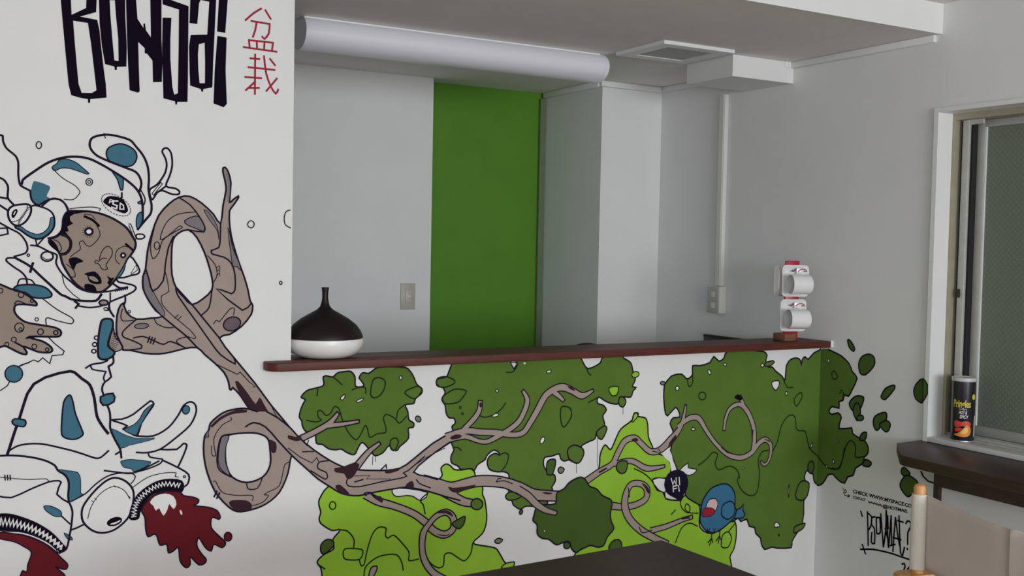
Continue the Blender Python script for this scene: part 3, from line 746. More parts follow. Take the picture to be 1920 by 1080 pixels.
Ln([(1085,250),(1125,370),(1020,490),(960,470),(935,430),(890,450),(905,520),(840,570),(790,610)], 1.4)
part('mouth'); F('block', [(945,800),(1010,780),(1070,775),(1130,840),(1140,910),(1060,915),(1000,885),(980,820)], sm=2)
layer(2); F('skin', [(995,832),(1060,832),(1108,880),(1078,890),(1022,868)], sm=2); layer(1)
part('beard'); F('block', [(955,915),(1050,925),(1085,975),(1080,1003),(960,978)], sm=2); part('sideburn'); F('block', [(780,625),(860,615),(930,650),(930,668),(860,690),(830,760),(800,720),(775,670)], sm=2)
part('cheek_shadow'); F('block', [(1200,820),(1250,850),(1290,840),(1230,930),(1205,900),(1225,870)], sm=1); part('cheek_line'); Ln([(745,690),(830,760),(845,830),(810,835)], 1.4)
layer(0)
part('hinge')
Ln([(1450,240),(1470,240),(1530,400),(1520,425),(1450,260)], 1.6, sm=1); F('white', [(1535,360),(1600,355),(1628,380),(1600,405),(1540,405)], 2.6)
part('strap'); F('teal', [(1555,125),(1595,110),(1600,200),(1560,290),(1535,270),(1535,180)], 1.8)
part('ear_cup'); F('white', [(1460,600),(1530,680),(1570,760),(1550,800),(1470,820),(1340,845),(1400,700)], 3, sm=2); F('white', [(1530,700),(1545,760),(1480,805),(1470,800)], 1.3, sm=1)
layer(1); F('teal', [(1410,680),(1395,760),(1350,830),(1305,850),(1360,760)], 1.8, sm=2); layer(0)
Ln([(1310,850),(1330,890),(1420,910),(1500,930),(1530,960),(1500,1000),(1400,1050),(1240,1115),(1225,1150)], 3); Ln([(1270,910),(1350,960),(1430,950)], 3.4)
for i in range(7): Ln([(1300+22*i,1000-4*i),(1306+22*i,965-3*i)], 1.6, sm=1)
part('collar')
Ln([(345,480),(430,490),(550,550),(640,590),(630,680),(700,800),(800,890),(900,970),(1050,1010),(1200,1000),(1350,975),(1420,960)], 3)
Ln([(160,605),(280,570),(310,520),(290,440),(220,350),(110,290),(20,240),(-20,215)], 3); C_(318,590,14)
Ln([(170,620),(80,625),(72,655),(150,720),(240,780),(290,840),(305,910)], 3)
Ln([(170,620),(330,710),(450,820),(560,920),(680,1030),(740,1055),(800,1085),(900,1102),(1080,1102),(1140,1030)], 4)
Ln([(370,680),(340,780)], 4); C_(530,605,68,54,2.8); Ln([(480,610),(520,640),(575,630)], 1.4); Ln([(700,820),(720,910),(750,960),(820,1030),(900,1090)], 1.5, sm=1)
Ln([(0,290),(80,285),(90,350),(0,370)], 2.6, sm=1)
F('teal', [(165,950),(240,925),(400,925),(510,955),(580,1020),(570,1060),(480,1075),(370,1065),(280,1010),(160,990)], 2.8); Ln([(195,930),(220,865),(280,858),(350,870),(390,915)], 2.4)
crop(*C4)
Ln([(840,270),(885,300),(850,345)], 3.6, sm=1); Ln([(880,320),(1000,340),(1100,330),(1180,310)], 2.8); E_('skin',1165,285,50,30,0,2.8); Ln([(1240,270),(1240,175)], 2.4); Ln([(1225,290),(1235,370),(1280,440)], 3.4); Ln([(1405,200),(1410,260),(1400,300)], 3); Ln([(1165,350),(1200,340),(1215,370),(1170,368)], 2)
part('hand')
F('skin', [(-60,90),(120,130),(200,150),(280,185),(360,240),(410,290),(405,318),(300,305),(180,310),(160,370),(190,430),(280,500),(420,530),(600,560),(670,590),(688,630),(660,665),(560,668),(400,665),(340,672),(370,690),(480,720),(570,780),(588,820),(560,845),(440,840),(330,800),(265,780),(300,840),(290,868),(220,850),(120,800),(50,770),(-60,790)], 3.4)
layer(1); F('block', [(280,690),(330,655),(420,662),(370,685),(320,690)], sm=2); Ln([(175,735),(270,785)], 3); Ln([(160,300),(200,265),(290,300)], 2)
for x, y, r, k in ((237,195,32,1.8),(360,265,18,1.8),(217,565,52,1.8),(230,585,18,1.4),(455,612,33,1.8),(627,622,24,2.2),(155,700,28,1.6),(75,755,24,1.6),(385,778,27,1.6),(530,812,19,1.8),(5,150,28,1.6)): C_(x, y, r, r, k)
layer(0)
part('suit_line'); Ln([(480,240),(640,360),(800,450),(828,490),(800,522),(650,490),(540,455),(515,470),(522,540)], 1.8); Ln([(550,680),(620,750),(722,830),(705,870),(585,880),(560,970),(480,905),(430,950),(380,930),(300,965),(200,1010)], 1.8, sm=1)
part('cuff')
F('teal', [(1200,465),(1260,480),(1270,560),(1240,650),(1215,770),(1290,840),(1250,900),(1170,925),(1110,900),(1100,800),(1110,650),(1130,530),(1150,480)], 3.4)
for x, y in ((1085,680),(1065,755),(1055,830)): C_(x, y, 24, 22, 2.2)
F('bark', [(1270,550),(1300,680),(1385,750),(1380,800),(1290,835),(1225,770),(1240,680)], 2)
for i in range(11): Ln([(1235+4*i, 790-22*i if i > 3 else 770-14*i),(1300+8*i if i < 7 else 1330-14*(i-7), 815-20*i)], .9, sm=1)
Ln([(1270,880),(1275,960),(1220,1000),(1225,1010)], 3.2); Ln([(1210,935),(1150,960),(1030,980),(965,1020)], 3); Ln([(1020,1000),(1040,1035),(1190,1060)], 2.6)
part('trousers'); crop(*C5)
Ln([(1260,20),(1220,50),(1250,160),(1180,215),(1150,270),(1150,320),(1170,370)], 3.2, sm=2); Ln([(1190,100),(1165,170),(1180,215)], 2.6); Ln([(1205,475),(1235,560),(1240,650),(1240,740),(1290,860),(1350,970),(1365,1070)], 3.4); Ln([(1300,1030),(1350,1000)], 3)
F('teal', [(1130,385),(1270,345),(1280,440),(1160,480)], 3, sm=2)
Ln([(80,1040),(220,620),(380,240),(790,95),(920,180),(1010,250),(1060,400),(1090,600),(1150,710),(1215,795)], 4.6, sm=3)
F('teal', [(790,365),(820,440),(850,580),(935,790),(920,825),(850,860),(760,855),(695,810),(695,650),(715,450),(750,385)], 2.6)
layer(1); F('teal', [(135,660),(170,630),(280,645),(290,690),(265,720),(160,700)], 2.6, sm=2); layer(0)
Ln([(110,985),(200,935),(330,912),(480,915),(650,950),(850,1000),(1080,1075),(1140,1060),(1220,990)], 3)
part('button'); E_('teal',155,125,100,95,0,2); Ln([(200,50),(250,20),(330,0)], 1.8); Ln([(105,215),(80,260),(0,315)], 1.8)
part('fin')
F('white', [(1245,640),(1370,635),(1500,580),(1690,430),(1730,465),(1690,530),(1590,680),(1545,820),(1480,800),(1385,745),(1430,710),(1330,670)], 3, sm=2)
layer(1); F('teal', [(1690,480),(1720,470),(1640,600),(1560,750),(1535,815),(1470,800),(1390,750),(1500,700),(1570,630),(1620,540)], 1.5, sm=2); layer(0)
F('teal', [(1250,740),(1380,800),(1530,850),(1735,845),(1730,860),(1600,895),(1450,930),(1350,965),(1290,870)], 1, sm=2)
part('horn'); crop(*C7)
Ln([(50,245),(150,245),(240,195),(300,120),(330,65),(370,42),(400,60),(405,105),(370,180),(280,260),(190,325),(110,345),(50,343)], 3); E_('teal',345,90,21,26,15,1.8)
part('second_fin'); Ln([(190,325),(290,325),(330,290),(350,300),(330,360),(300,425)], 3, sm=2); Ln([(120,348),(130,370),(180,380),(205,385),(190,410),(120,440),(20,468)], 2.6)
part('arm_cuff'); Ln([(205,390),(290,430),(360,475),(355,530),(320,555)], 3); C_(335,488,6); Ln([(30,550),(120,490),(220,465),(285,465),(280,485),(300,490)], 1.4)
F('block', [(8,738),(20,660),(60,590),(140,530),(220,503),(320,512),(322,577),(230,572),(150,592),(100,642),(72,700),(60,740)], 1)
layer(1); zz = []
cpts = smooth([(34,728),(44,660),(80,605),(150,553),(225,530),(308,540)], False, 8); zn = len(cpts)
for i, q in enumerate(cpts):
    a = cpts[max(0, i-1)]; b = cpts[min(zn-1, i+1)]; l = math.hypot(b[0]-a[0], b[1]-a[1]); n = (-(b[1]-a[1])/l, (b[0]-a[0])/l); k = 12 if i % 2 else -12
    zz.append((q[0]+n[0]*k, q[1]+n[1]*k))
Ln(zz, 2.6, 'white', sm=1)
layer(0)
part('blood')
F('blood', [(80,690),(100,650),(150,600),(230,575),(310,580),(330,600),(390,610),(420,625),(415,645),(395,660),(480,670),(530,690),(548,725),(540,742),(500,730),(495,790),(540,840),(580,880),(560,910),(510,890),(495,930),(460,910),(420,850),(410,900),(440,950),(465,980),(455,1005),(420,1012),(370,965),(370,1010),(345,1030),(310,990),(300,910),(270,930),(240,940),(230,890),(190,895),(165,830),(120,845),(105,800),(100,730)], 2.4); E_('blood',595,845,23,27,0,2)
layer(1); F('white', [(130,640),(160,605),(220,588),(270,605),(288,650),(270,680),(245,650),(235,680),(210,720),(185,675),(165,690),(150,660)], 0, sm=2); E_('white',315,700,6,16,-20); layer(0)
part('lens'); crop(*C6)
F('white', [(970,250),(1060,280),(1120,350),(1125,440),(1090,570),(1020,650),(940,700),(850,715),(770,690),(700,620),(690,530),(720,460),(800,360),(890,280)], 3.4)
Ln([(740,595),(770,490),(840,390),(920,335),(980,325),(1050,360),(1095,430)], 1.4)
for a in ((780,450),(805,428),(968,322),(1090,410)): Ln([(a[0]-8,a[1]-8),(a[0]+8,a[1]+8)], 1.2, sm=1)
E_('block',965,620,68,36,-18); layer(1); F('white', [(925,640),(960,645),(1010,620),(1015,605),(985,620)], sm=2); layer(0)
Ln([(600,690),(650,672),(715,640)], 3)
part('leg_armour')
Ln([(-20,66),(100,62),(250,75),(380,105),(460,145),(490,190),(550,230),(580,290),(575,400),(580,450)], 3.4)
F('teal', [(490,180),(560,190),(655,205),(680,270),(680,380),(700,390),(600,450),(580,450),(580,290),(545,225)], 1.2, sm=2)
Ln([(600,450),(720,385),(800,310),(900,240),(1000,212),(1110,210)], 2.4); Ln([(880,190),(1000,205),(1110,213),(1220,170),(1340,110)], 2.8)
Ln([(1110,213),(1140,235),(1130,270),(1105,300)], 1.8); F('teal', [(1020,110),(1100,95),(1270,115),(1250,145),(1130,200),(1110,175),(1050,165),(1025,135)], 1.2, sm=2)
Ln([(580,450),(610,530),(605,620),(590,720),(560,850),(500,885)], 3.2)
Ln([(-20,243),(130,258),(250,265),(390,260),(415,285)], 1.4); [Ln([(x,228),(x+4,270)], 2, sm=1) for x in (40,62,84)]
Ln([(-20,403),(95,418),(250,350),(410,285),(490,275),(515,290),(480,390),(580,460)], 2.8, sm=2)
F('teal', [(370,490),(430,490),(510,530),(515,575),(460,575),(390,530)], 1.4); Ln([(520,575),(590,640)], 2.4); F('teal', [(540,715),(600,750),(610,775),(570,765)], 1.4, sm=2)
part('leg_cuff')
F('block', [(-20,568),(80,556),(200,588),(320,638),(430,708),(510,788),(556,850),(500,887),(470,850),(400,790),(300,738),(180,706),(-20,690)], 1.5)
layer(1); zz = []; cpts = smooth([(-10,622),(90,628),(200,655),(310,695),(420,760),(520,840)], False, 7); zn = len(cpts)
for i, q in enumerate(cpts):
    a = cpts[max(0, i-1)]; b = cpts[min(zn-1, i+1)]; l = math.hypot(b[0]-a[0], b[1]-a[1]); n = (-(b[1]-a[1])/l, (b[0]-a[0])/l); k = (32 if i % 2 else -32)*(1-.6*i/zn)
    zz.append((q[0]+n[0]*k, q[1]+n[1]*k))
Ln(zz, 4.2, 'white', sm=1); layer(0)
F('white', [(30,694),(200,712),(330,757),(440,818),(497,868),(490,885),(420,828),(320,772),(190,728),(40,712)], 1.4, sm=2)
part('blood'); F('blood', [(-20,712),(120,722),(250,752),(370,802),(470,880),(520,930),(570,980),(560,1020),(520,1020),(470,1000),(500,1030),(550,1080),(540,1190),(100,1190),(170,1080),(190,1035),(225,1045),(235,980),(265,880),(200,830),(120,790),(-20,758)], 2.2)
thing_('bubbles'); part('bubble'); crop(*C2); C_(437,253,30,40)
crop(*C8)
part('bubble'); C_(973,578,22,24); part('bubble'); Ln([(1238,482),(1212,492),(1198,530),(1205,580),(1240,602)], 1.8)
part('bubble'); C_(1174,973,9,11); part('bubble'); C_(152,1168,9,9,1.4); crop(*C4); part('bubble'); C_(412,473,19,19,1.6)

# ---- the tree on the front wall
thing_('tree'); restart()
layer(0); part('foliage'); crop(*C10)
G = 'gline'
F('dgreen', [(110,380),(160,325),(230,305),(300,280),(295,215),(320,200),(375,210),(420,175),(480,165),(530,165),(565,210),(570,290),(640,285),(615,240),(600,215),(630,175),(680,180),(760,130),(990,130),(1050,190),(1085,270),(1130,310),(1125,350),(1075,395),(1060,435),(990,445),(1010,500),(1020,570),(1060,600),(1055,635),(1015,645),(1015,730),(940,800),(920,830),(880,825),(850,790),(800,850),(735,875),(700,840),(650,780),(620,765),(590,810),(560,865),(500,850),(450,820),(400,825),(340,815),(290,780),(240,770),(225,690),(150,670),(120,620),(115,580),(95,550),(105,490),(130,430),(145,400)], 2.6)
for s in ([(380,210),(455,275)],[(245,370),(250,315)],[(155,575),(230,590),(280,575),(255,550),(250,500),(280,495),(320,535),(360,515),(390,460),(430,480),(460,580),(510,680),(570,740),(610,700),(650,620),(670,650),(690,720),(750,690),(820,680),(825,640),(805,560),(830,525),(900,560),(940,600),(1000,540)],[(915,560),(930,490),(985,445)],[(540,320),(590,300),(650,300),(655,350)]): Ln(s, 2.2, G)
for s in ([(710,380),(695,350),(715,240),(760,215),(815,240),(815,300),(780,360),(740,385)],[(985,345),(1030,310),(1100,290),(1130,320),(1070,395)],[(860,780),(870,740),(910,725),(930,760),(900,830),(870,820)]): Ln(s, 2.4, G, True)
layer(1); F('white', [(440,390),(475,358),(480,375),(460,405)], 1.8, line=G); E_('white',950,217,11,17,0,1.8,G); F('white', [(575,412),(635,388),(625,408),(590,425)], 1.6, line=G); Ln([(715,880),(712,950)], 1, G); Ln([(738,875),(738,925)], 1, G)
layer(0); part('leaf'); E_('olive',1098,565,22,28,-35,1.8)
part('foliage'); crop(*C12)
F('dgreen', [(185,170),(165,210),(95,225),(80,260),(105,293),(135,300),(155,345),(132,385),(142,430),(155,450),(165,520),(190,555),(230,560),(240,600),(212,630),(230,690),(210,770),(230,820),(205,880),(210,935),(260,960),(290,990),(380,985),(400,1000),(430,950),(490,910),(510,870),(560,830),(600,840),(615,870),(580,855),(530,880),(510,930),(530,990),(590,1010),(650,1010),(690,1030),(700,1080),(760,1120),(830,1160),(1000,1175),(1060,1165),(1055,1140),(1085,1090),(1080,1040),(1060,1030),(1010,1000),(985,950),(995,890),(1050,880),(1115,860),(1130,900),(1160,920),(1200,910),(1250,930),(1310,870),(1300,800),(1360,760),(1420,730),(1435,670),(1500,620),(1485,540),(1515,490),(1490,450),(1440,430),(1450,380),(1500,410),(1560,435),(1620,435),(1650,380),(1720,380),(1740,330),(1765,300),(1735,290),(1760,230),(1740,160),(1720,90),(1660,50),(1650,20),(1490,40),(1460,95),(1360,140),(1315,80),(1285,40),(775,60),(740,140),(715,100),(690,50),(250,60)], 2.6)
for s in ([(670,170),(730,165),(770,100)],[(1350,140),(1365,180),(1385,195)],[(1365,425),(1450,380)],[(450,540),(500,550),(570,525),(630,480),(665,430)],[(220,810),(260,805),(290,830)],[(615,870),(655,850),(690,870),(670,950),(625,1010)]): Ln(s, 2.2, G)
for s in ([(80,260),(95,220),(165,208),(235,240),(225,270),(150,298),(95,290)],[(130,385),(230,315),(330,325),(320,360),(260,425),(150,435)],[(1130,480),(1150,458),(1210,475),(1218,550),(1155,635),(1130,570)]): Ln(s, 2.4, G, True)
for s in ((282,468),(300,520)): C_(s[0], s[1], 9, 9, 1.6, G)
layer(1); 
for a in ((592,327,11,12,0),(1030,165,20,12,-10),(580,533,28,13,-20),(975,745,16,30,25)): E_('white', *a, 1.6, G)
F('white', [(708,92),(735,138),(762,95),(740,88)], 1.6, sm=1); E_('white',825,95,10,8)
F('lime', [(1540,300),(1615,293),(1605,355),(1570,370),(1545,345)], 2, line=G)
for s in ([(1655,465),(1655,525)],[(1442,710),(1440,965)],[(1262,935),(1262,1020)]): Ln(s, .9, G)
part('leaf'); E_('lime',1760,190,32,24,-20,2,G)
part('leaf'); F('dgreen', [(1190,870),(1190,820),(1240,785),(1310,810),(1325,860),(1290,930),(1250,935),(1200,900)], 2.6)
part('leaf'); F('dgreen', [(1435,670),(1500,622),(1520,650),(1480,735),(1445,720)], 2.4)
part('leaf'); F('dgreen', [(1620,440),(1625,385),(1660,380),(1680,420),(1655,465)], 2.4)
part('leaf'); F('dgreen2', [(1010,1000),(1020,920),(1080,905),(1085,950),(1060,1030),(1020,1035)], 2.4)
part('leaf'); F('olive', [(1110,985),(1130,970),(1160,990),(1135,1025),(1110,1010)], 2.2)
crop(*C13); layer(0); part('foliage')
F('dgreen', [(690,330),(690,375),(665,400),(675,430),(715,440),(730,480),(780,515),(800,512),(840,490),(910,492),(1010,475),(1020,455),(960,420),(800,360),(720,320)], 2.4)
part('leaf'); layer(1); F('dgreen', [(665,410),(690,375),(760,370),(800,400),(760,430),(690,440)], 2.2); E_('dgreen2',795,540,14,20,20,2)
# lime clumps
layer(1); part('foliage'); 
l1 = px([(340,325),(265,430),(260,480),(275,540),(262,600),(280,640),(370,695),(440,690),(375,775),(385,850),(300,900),(245,960),(275,1010),(285,1060),(320,1200)], C11) + px([(560,1200),(640,1080),(730,1000),(735,960),(670,975),(620,900),(580,845),(480,825),(390,800),(470,720),(500,640),(505,560),(490,440),(470,390),(470,330),(410,270),(405,210),(370,175),(290,185),(230,180),(200,150),(160,135),(120,170),(130,230),(90,270),(0,320)], C13) + px([(900,300),(700,300),(500,300)], C11)
F('lime', l1, 2.6, c=RAW)
crop(*C11); layer(2)
F('white', [(880,345),(990,340),(1180,375),(1120,445),(1060,410),(1000,400),(930,410),(890,395)], 2, sm=2)
C_(375,485,27,33,2.2,G)
for s in ([(440,690),(500,700),(555,770),(550,850)],[(600,940),(615,990),(640,985),(670,850),(710,730),(760,670),(825,675),(820,730),(840,760),(890,735),(960,800),(1020,880),(1020,950),(1100,935)],[(640,1100),(650,1010),(720,940),(800,905),(915,900),(960,970),(970,1030)],[(1155,555),(1140,480),(1115,440),(1170,385)],[(250,980),(310,1020)]): Ln(s, 2.4, G)
Ln([(480,850),(620,855),(630,890),(600,940),(490,940),(465,910)], 2.4, G, True); F('bark', [(680,1090),(700,1010),(745,995),(750,1020),(715,1090)], 2.4)
crop(*C13); Ln([(385,810),(370,890),(320,950),(270,930),(200,885),(150,900),(140,990),(100,1010),(40,980),(0,930)], 2.4, G)
part('leaf'); F('olive', [(575,780),(605,760),(640,775),(610,805),(580,800)], 2)
part('leaf'); F('dgreen2', [(275,870),(280,810),(330,770),(380,785),(380,830),(300,895)], 2.4, c=C11)
layer(1); part('foliage'); crop(*C14)
F('lime', [(5,500),(60,430),(80,380),(85,310),(115,250),(150,280),(180,220),(215,150),(285,95),(300,50),(325,50),(325,70),(370,80),(385,120),(390,200),(415,260),(430,300),(490,320),(530,370),(530,420),(500,460),(420,465),(445,535),(490,548),(500,590),(590,600),(620,570),(660,600),(715,640),(715,770),(800,810),(900,740),(940,740),(945,830),(930,910),(905,960),(905,1180),(0,1180),(-80,950),(0,880)], 2.6)
for s in ([(560,870),(600,775),(650,745),(700,765)],[(895,800),(940,745)],[(300,400),(360,430),(410,475),(440,530)],[(480,545),(500,590),(535,600)],[(535,690),(560,662)]): Ln(s, 2.2, G)
Ln([(285,105),(295,60),(315,48),(322,70),(290,108)], 2, G); Ln([(850,880),(860,820),(895,800),(915,840),(895,895),(860,900)], 2.2, G, True)
# big dark clump right, up to the corner
layer(2); part('foliage')
f3 = px([(105,340),(160,270),(240,255),(275,290),(300,285),(325,255),(325,190),(380,190),(460,165),(490,118),(530,155),(570,130),(580,95),(640,60),(880,80),(905,110),(895,150),(915,200),(945,200),(970,230),(1020,270),(1045,300),(1055,190),(1090,140),(1140,130),(1165,150),(1172,185),(1180,140),(1200,120),(1225,140),(1270,90),(1345,55)], C15)
cor = [(1541, 680), (1537, 760), (1533, 850), (1531.5, 905)]
f3b = px([(762,300),(745,270),(740,220),(720,215),(690,190),(670,220),(670,270),(705,320),(690,400),(660,445),(660,550),(640,660),(600,720),(560,790),(555,840),(440,845),(390,835),(330,855),(300,800),(295,760),(255,720),(245,670),(200,660),(180,600),(130,620),(105,590),(60,620)], C16)
f3c = px([(900,700),(760,640),(715,630),(660,600),(625,570),(620,500),(570,400),(550,350),(530,285),(545,225),(545,160)], C14) + px([(150,640),(175,595),(225,590),(215,540),(190,515),(130,580),(110,540),(100,430)], C15)
fr = f3 + cor + f3b + f3c
fillpx(fr, 'dgreen', sm=2)
linepx(f3, 2.6, sm=2); linepx([cor[-1]]+f3b+f3c+f3[:1], 2.6, sm=2)
crop(*C15)
for s in ([(285,290),(290,340),(305,352),(325,320),(325,270)],[(1030,290),(1060,355),(1105,358)],[(945,860),(985,780),(1015,660),(1060,590),(1100,572),(1125,600),(1130,670),(1150,695),(1200,700),(1220,780),(1240,840),(1305,895)],[(370,965),(430,920),(480,865),(520,880),(500,950),(530,1000),(610,970),(670,1000),(690,1060)]): Ln(s, 2.2, G)
Ln([(100,190),(115,230),(100,280),(140,360),(200,400),(250,390),(275,330),(285,200),(275,100),(310,30),(360,20)], 2.2, G, c=C16)
C_(400,425,28,30,2.2,G); Ln([(1115,450),(1165,398),(1178,430),(1135,505)], 2.2, G, True)
layer(3)
for a in ((1055,405,9,14,0),(455,240,11,20,-15),(205,365,13,17,0),(577,180,11,12,0),(868,186,12,14,0),(330,683,15,11,10),(1250,810,6,22,25)): E_('white', *a, 1.8, G)
F('white', [(945,315),(995,308),(995,350),(970,380),(945,350)], 2)
crop(*C16); E_('white',533,360,4,54,2,1.6,G); F('white', [(410,665),(425,625),(450,640),(455,662)], 1.8, line=G); E_('white',148,168,11,7,0,1.4,G); E_('gline',450,735,9,13)
part('leaf'); F('dgreen', [(885,190),(895,165),(950,150),(960,165),(925,192)], 2, c=C15)
part('leaf'); E_('olive',92,325,18,14,0,1.8) if False else F('olive', ell(92,325,18,14), 1.8, sm=1, c=C15)
part('leaf'); E_('dgreen2',720,160,27,52,5,2.4)
part('leaf'); F('dgreen', [(600,430),(590,390),(620,300),(660,275),(705,300),(690,400),(650,440)], 2.4)
part('leaf'); F('dgreen', [(575,710),(580,670),(610,650),(670,635),(650,680),(590,715)], 2.4)
layer(3); part('wrench'); F('white', [(585,412),(640,365),(640,395),(695,405),(670,435),(640,442),(615,430)], 1.8, sm=2, c=C14)
F('white', [(415,470),(495,462),(500,545),(470,545),(445,525)], 1.8, sm=2, c=C14)
F('white', [(470,305),(525,285),(545,350),(565,405),(535,420),(525,360)], 0, sm=2, c=C14)
# trunk loops
layer(3); part('trunk'); crop(*C8)
out8 = [(490,395),(560,390),(640,435),(720,510),(768,575),(785,450),(805,350),(800,290),(785,230),(785,200),(800,195),(820,225),(838,300),(828,430),(855,410),(888,388),(885,405),(850,455),(828,490),(830,590),(850,700),(890,830),(930,940),(955,1030),(968,1096),(985,1126),(975,1186),(910,1266),(830,1321),(760,1346),(860,1480),(1000,1650),(1110,1800),(1240,1955),(1290,2040),(1100,1975),(960,1820),(900,1730),(850,1680),(840,1695),(830,1690),(820,1636),(790,1576),(730,1516),(660,1456),(610,1410),(530,1416),(430,1441),(350,1453),(250,1448),(160,1428),(110,1426),(105,1400),(70,1330),(65,1240),(80,1150),(110,1111),(135,1176),(200,1218),(300,1211),(375,1200),(330,1160),(280,1086),(245,1010),(245,930),(262,880),(275,760),(305,640),(350,520),(420,440)]
hole8 = [(550,615),(480,640),(445,690),(437,800),(440,920),(470,1010),(520,1070),(575,1120),(650,1080),(710,1020),(712,950),(690,860),(660,770),(610,670)]
F('bark', out8, 3, holes=[hole8], sm=2)
layer(4)
Ln([(375,1200),(460,1270),(540,1336),(610,1410)], 2.8); Ln([(470,1005),(575,1120),(640,1200),(760,1346)], 2.8); Ln([(465,1010),(480,1060),(600,1230),(720,1400),(770,1460),(865,1520),(858,1480)], 2.6, sm=2)
Ln([(490,400),(560,445),(620,520),(660,590),(655,630),(550,615)], 2.4, sm=2); F('bark_shade', [(525,555),(570,530),(620,525),(655,580),(655,625),(600,605),(540,580)], 1.6)
Ln([(768,575),(765,680),(755,735),(705,755),(715,780),(790,800),(840,840),(865,920),(865,1020),(840,1046),(740,1014),(915,1158),(975,1110)], 2.6, sm=2)
Ln([(450,660),(415,740),(395,850),(380,960),(310,1030),(285,950),(265,885)], 2.6, sm=2); Ln([(395,900),(420,1030),(370,1060),(375,1120),(440,1190),(560,1290),(600,1340),(590,1350),(530,1330)], 1.5, sm=2)
Ln([(710,1020),(690,1140),(640,1190)], 2.4)
F('bark_shade', [(250,920),(275,910),(300,1000),(340,1080),(390,1170),(380,1200),(330,1150),(280,1080),(250,1010)], 1.2); F('bark_shade', [(815,600),(830,640),(850,740),(890,830),(905,890),(880,865),(850,860),(835,760)], 1.4, sm=2); F('bark_shade', [(655,480),(690,500),(745,590),(755,680),(745,620),(690,545)], 1.2)
E_('bark_oval',845,1250,60,46,-20,2.2); E_('bark_shade',235,1264,48,18,-4,1.6)
F('bark_shade', [(790,205),(815,235),(832,300),(825,420),(812,425),(815,300),(800,240)], 0, sm=2)
Ln([(180,1345),(245,1335),(310,1360),(380,1388),(430,1368),(530,1412)], 2.4); [Ln([(x,1335+k),(x-14,1375+k)], 2.4, sm=1) for x, k in ((290,0),(308,6),(326,12))]
Ln([(200,1220),(140,1270),(105,1310),(115,1340),(180,1365),(235,1395),(230,1415),(160,1425)], 2.4); Ln([(320,1215),(340,1250),(400,1275),(450,1275)], 1.8); Ln([(105,1150),(95,1200),(110,1230),(180,1225)], 1.8)
Ln([(530,1416),(470,1370),(490,1350),(550,1335)], 1.8); Ln([(320,610),(295,720),(310,810),(350,770),(375,690),(440,640),(510,600),(490,590),(420,650),(360,680),(400,570),(480,510),(600,495)], 1.6)
C_(338,722,18,26,1.6); Ln([(680,790),(730,850),(745,920),(720,970)], 1.6); Ln([(720,1250),(740,1225),(760,1235),(830,1150),(860,1145),(855,1190)], 1.6)
for y in (870, 895, 920): Ln([(740,y),(760,y-12),(762,y+8)], 1.4, sm=1)
for a in ((470,1200),(490,1212)): Ln([(a[0]-12,a[1]+12),(a[0]+12,a[1]-12)], 1.6, sm=1)
F('bark_dark', [(865,1640),(890,1640),(960,1730),(1005,1790),(1030,1745),(1060,1790),(1105,1880),(1040,1860),(970,1825),(900,1730)], 0, sm=2)
Ln([(735,1520),(880,1590),(900,1575),(960,1640),(1005,1675),(985,1675)], 1.6, sm=1); Ln([(1110,1800),(1150,1880),(1225,1945)], 1.4)
layer(5); part('trunk'); crop(*C7)
ring = [(720,85),(640,85),(560,110),(490,170),(480,210),(455,250),(450,350),(470,460),(520,580),(590,660),(650,695),(730,685),(820,650),(900,580),(950,470),(970,370),(1010,330),(960,210),(860,140)]
rhole = [(600,240),(680,228),(770,230),(830,260),(845,330),(845,420),(800,490),(705,522),(620,490),(585,420),(578,340),(585,270)]
F('bark', ring, 3, holes=[rhole], sm=3)
layer(6)
F('bark_dark', [(490,185),(550,130),(640,90),(705,90),(705,105),(620,115),(550,150),(500,195)], 0, sm=2); F('bark_dark', [(830,265),(880,285),(880,340),(855,345),(845,310)], 0, sm=2); F('bark_dark', [(600,640),(620,628),(700,628),(735,650),(730,683),(650,692),(610,665)], 0, sm=2)
Ln([(610,235),(560,245),(540,290),(528,390),(545,450),(610,488)], 2.4); F('bark_shade', [(555,255),(600,245),(582,310),(580,400),(605,480),(550,440),(535,380)], 1.6)
Ln([(705,522),(715,560),(770,555),(800,490)], 2); Ln([(505,515),(520,515),(560,580),(640,598),(740,600),(740,630)], 1.5); Ln([(955,400),(930,420),(900,540),(830,580),(810,595),(835,600),(800,640),(740,660)], 1.5); Ln([(495,305),(500,360),(520,362),(510,260),(560,180),(615,150),(610,135)], 1.5)
for a in ((520,590),(536,600)): Ln([(a[0]-8,a[1]+16),(a[0]+8,a[1]-16)], 3, sm=1)
F('bark_shade', [(478,205),(455,255),(478,250)], 1.6, sm=1)
part('trunk')
trunk = [(500,772),(520,783),(545,803),(560,820),(589,844),(618,863),(640,874),(660,880),(713,882),(749,878),(773,862),(811,831),(842,813),(856,825),(838,832),(800,860),(775,885),(800,893),(820,899),(842,906),(862,938),(835,931),(806,922),(775,915),(762,913),(733,917),(700,923),(673,929),(653,928),(636,923),(618,912),(596,898),(576,880),(547,854),(520,825),(497,800),(475,792),(460,800),(475,775)]
F('bark', trunk, 0, sm=2, c=RAW)
Ln(trunk[0:13], 2.8, sm=2, c=RAW); Ln(trunk[13:19], 2.6, sm=2, c=RAW); Ln(trunk[20:38], 2.8, sm=2, c=RAW)
crop(*C11); layer(7)
F('bark_dark', [(390,170),(470,155),(560,120),(600,140),(580,190),(550,240),(500,265),(470,215),(400,205)], 0, sm=2); F('bark_dark', [(400,315),(440,310),(515,380),(500,395),(440,370),(405,345)], 0, sm=2); F('bark_dark', [(815,195),(850,178),(930,172),(935,188),(860,212),(820,212)], 0, sm=2); F('bark_dark', [(985,325),(1020,285),(1050,280),(1058,335)], 0, sm=2)
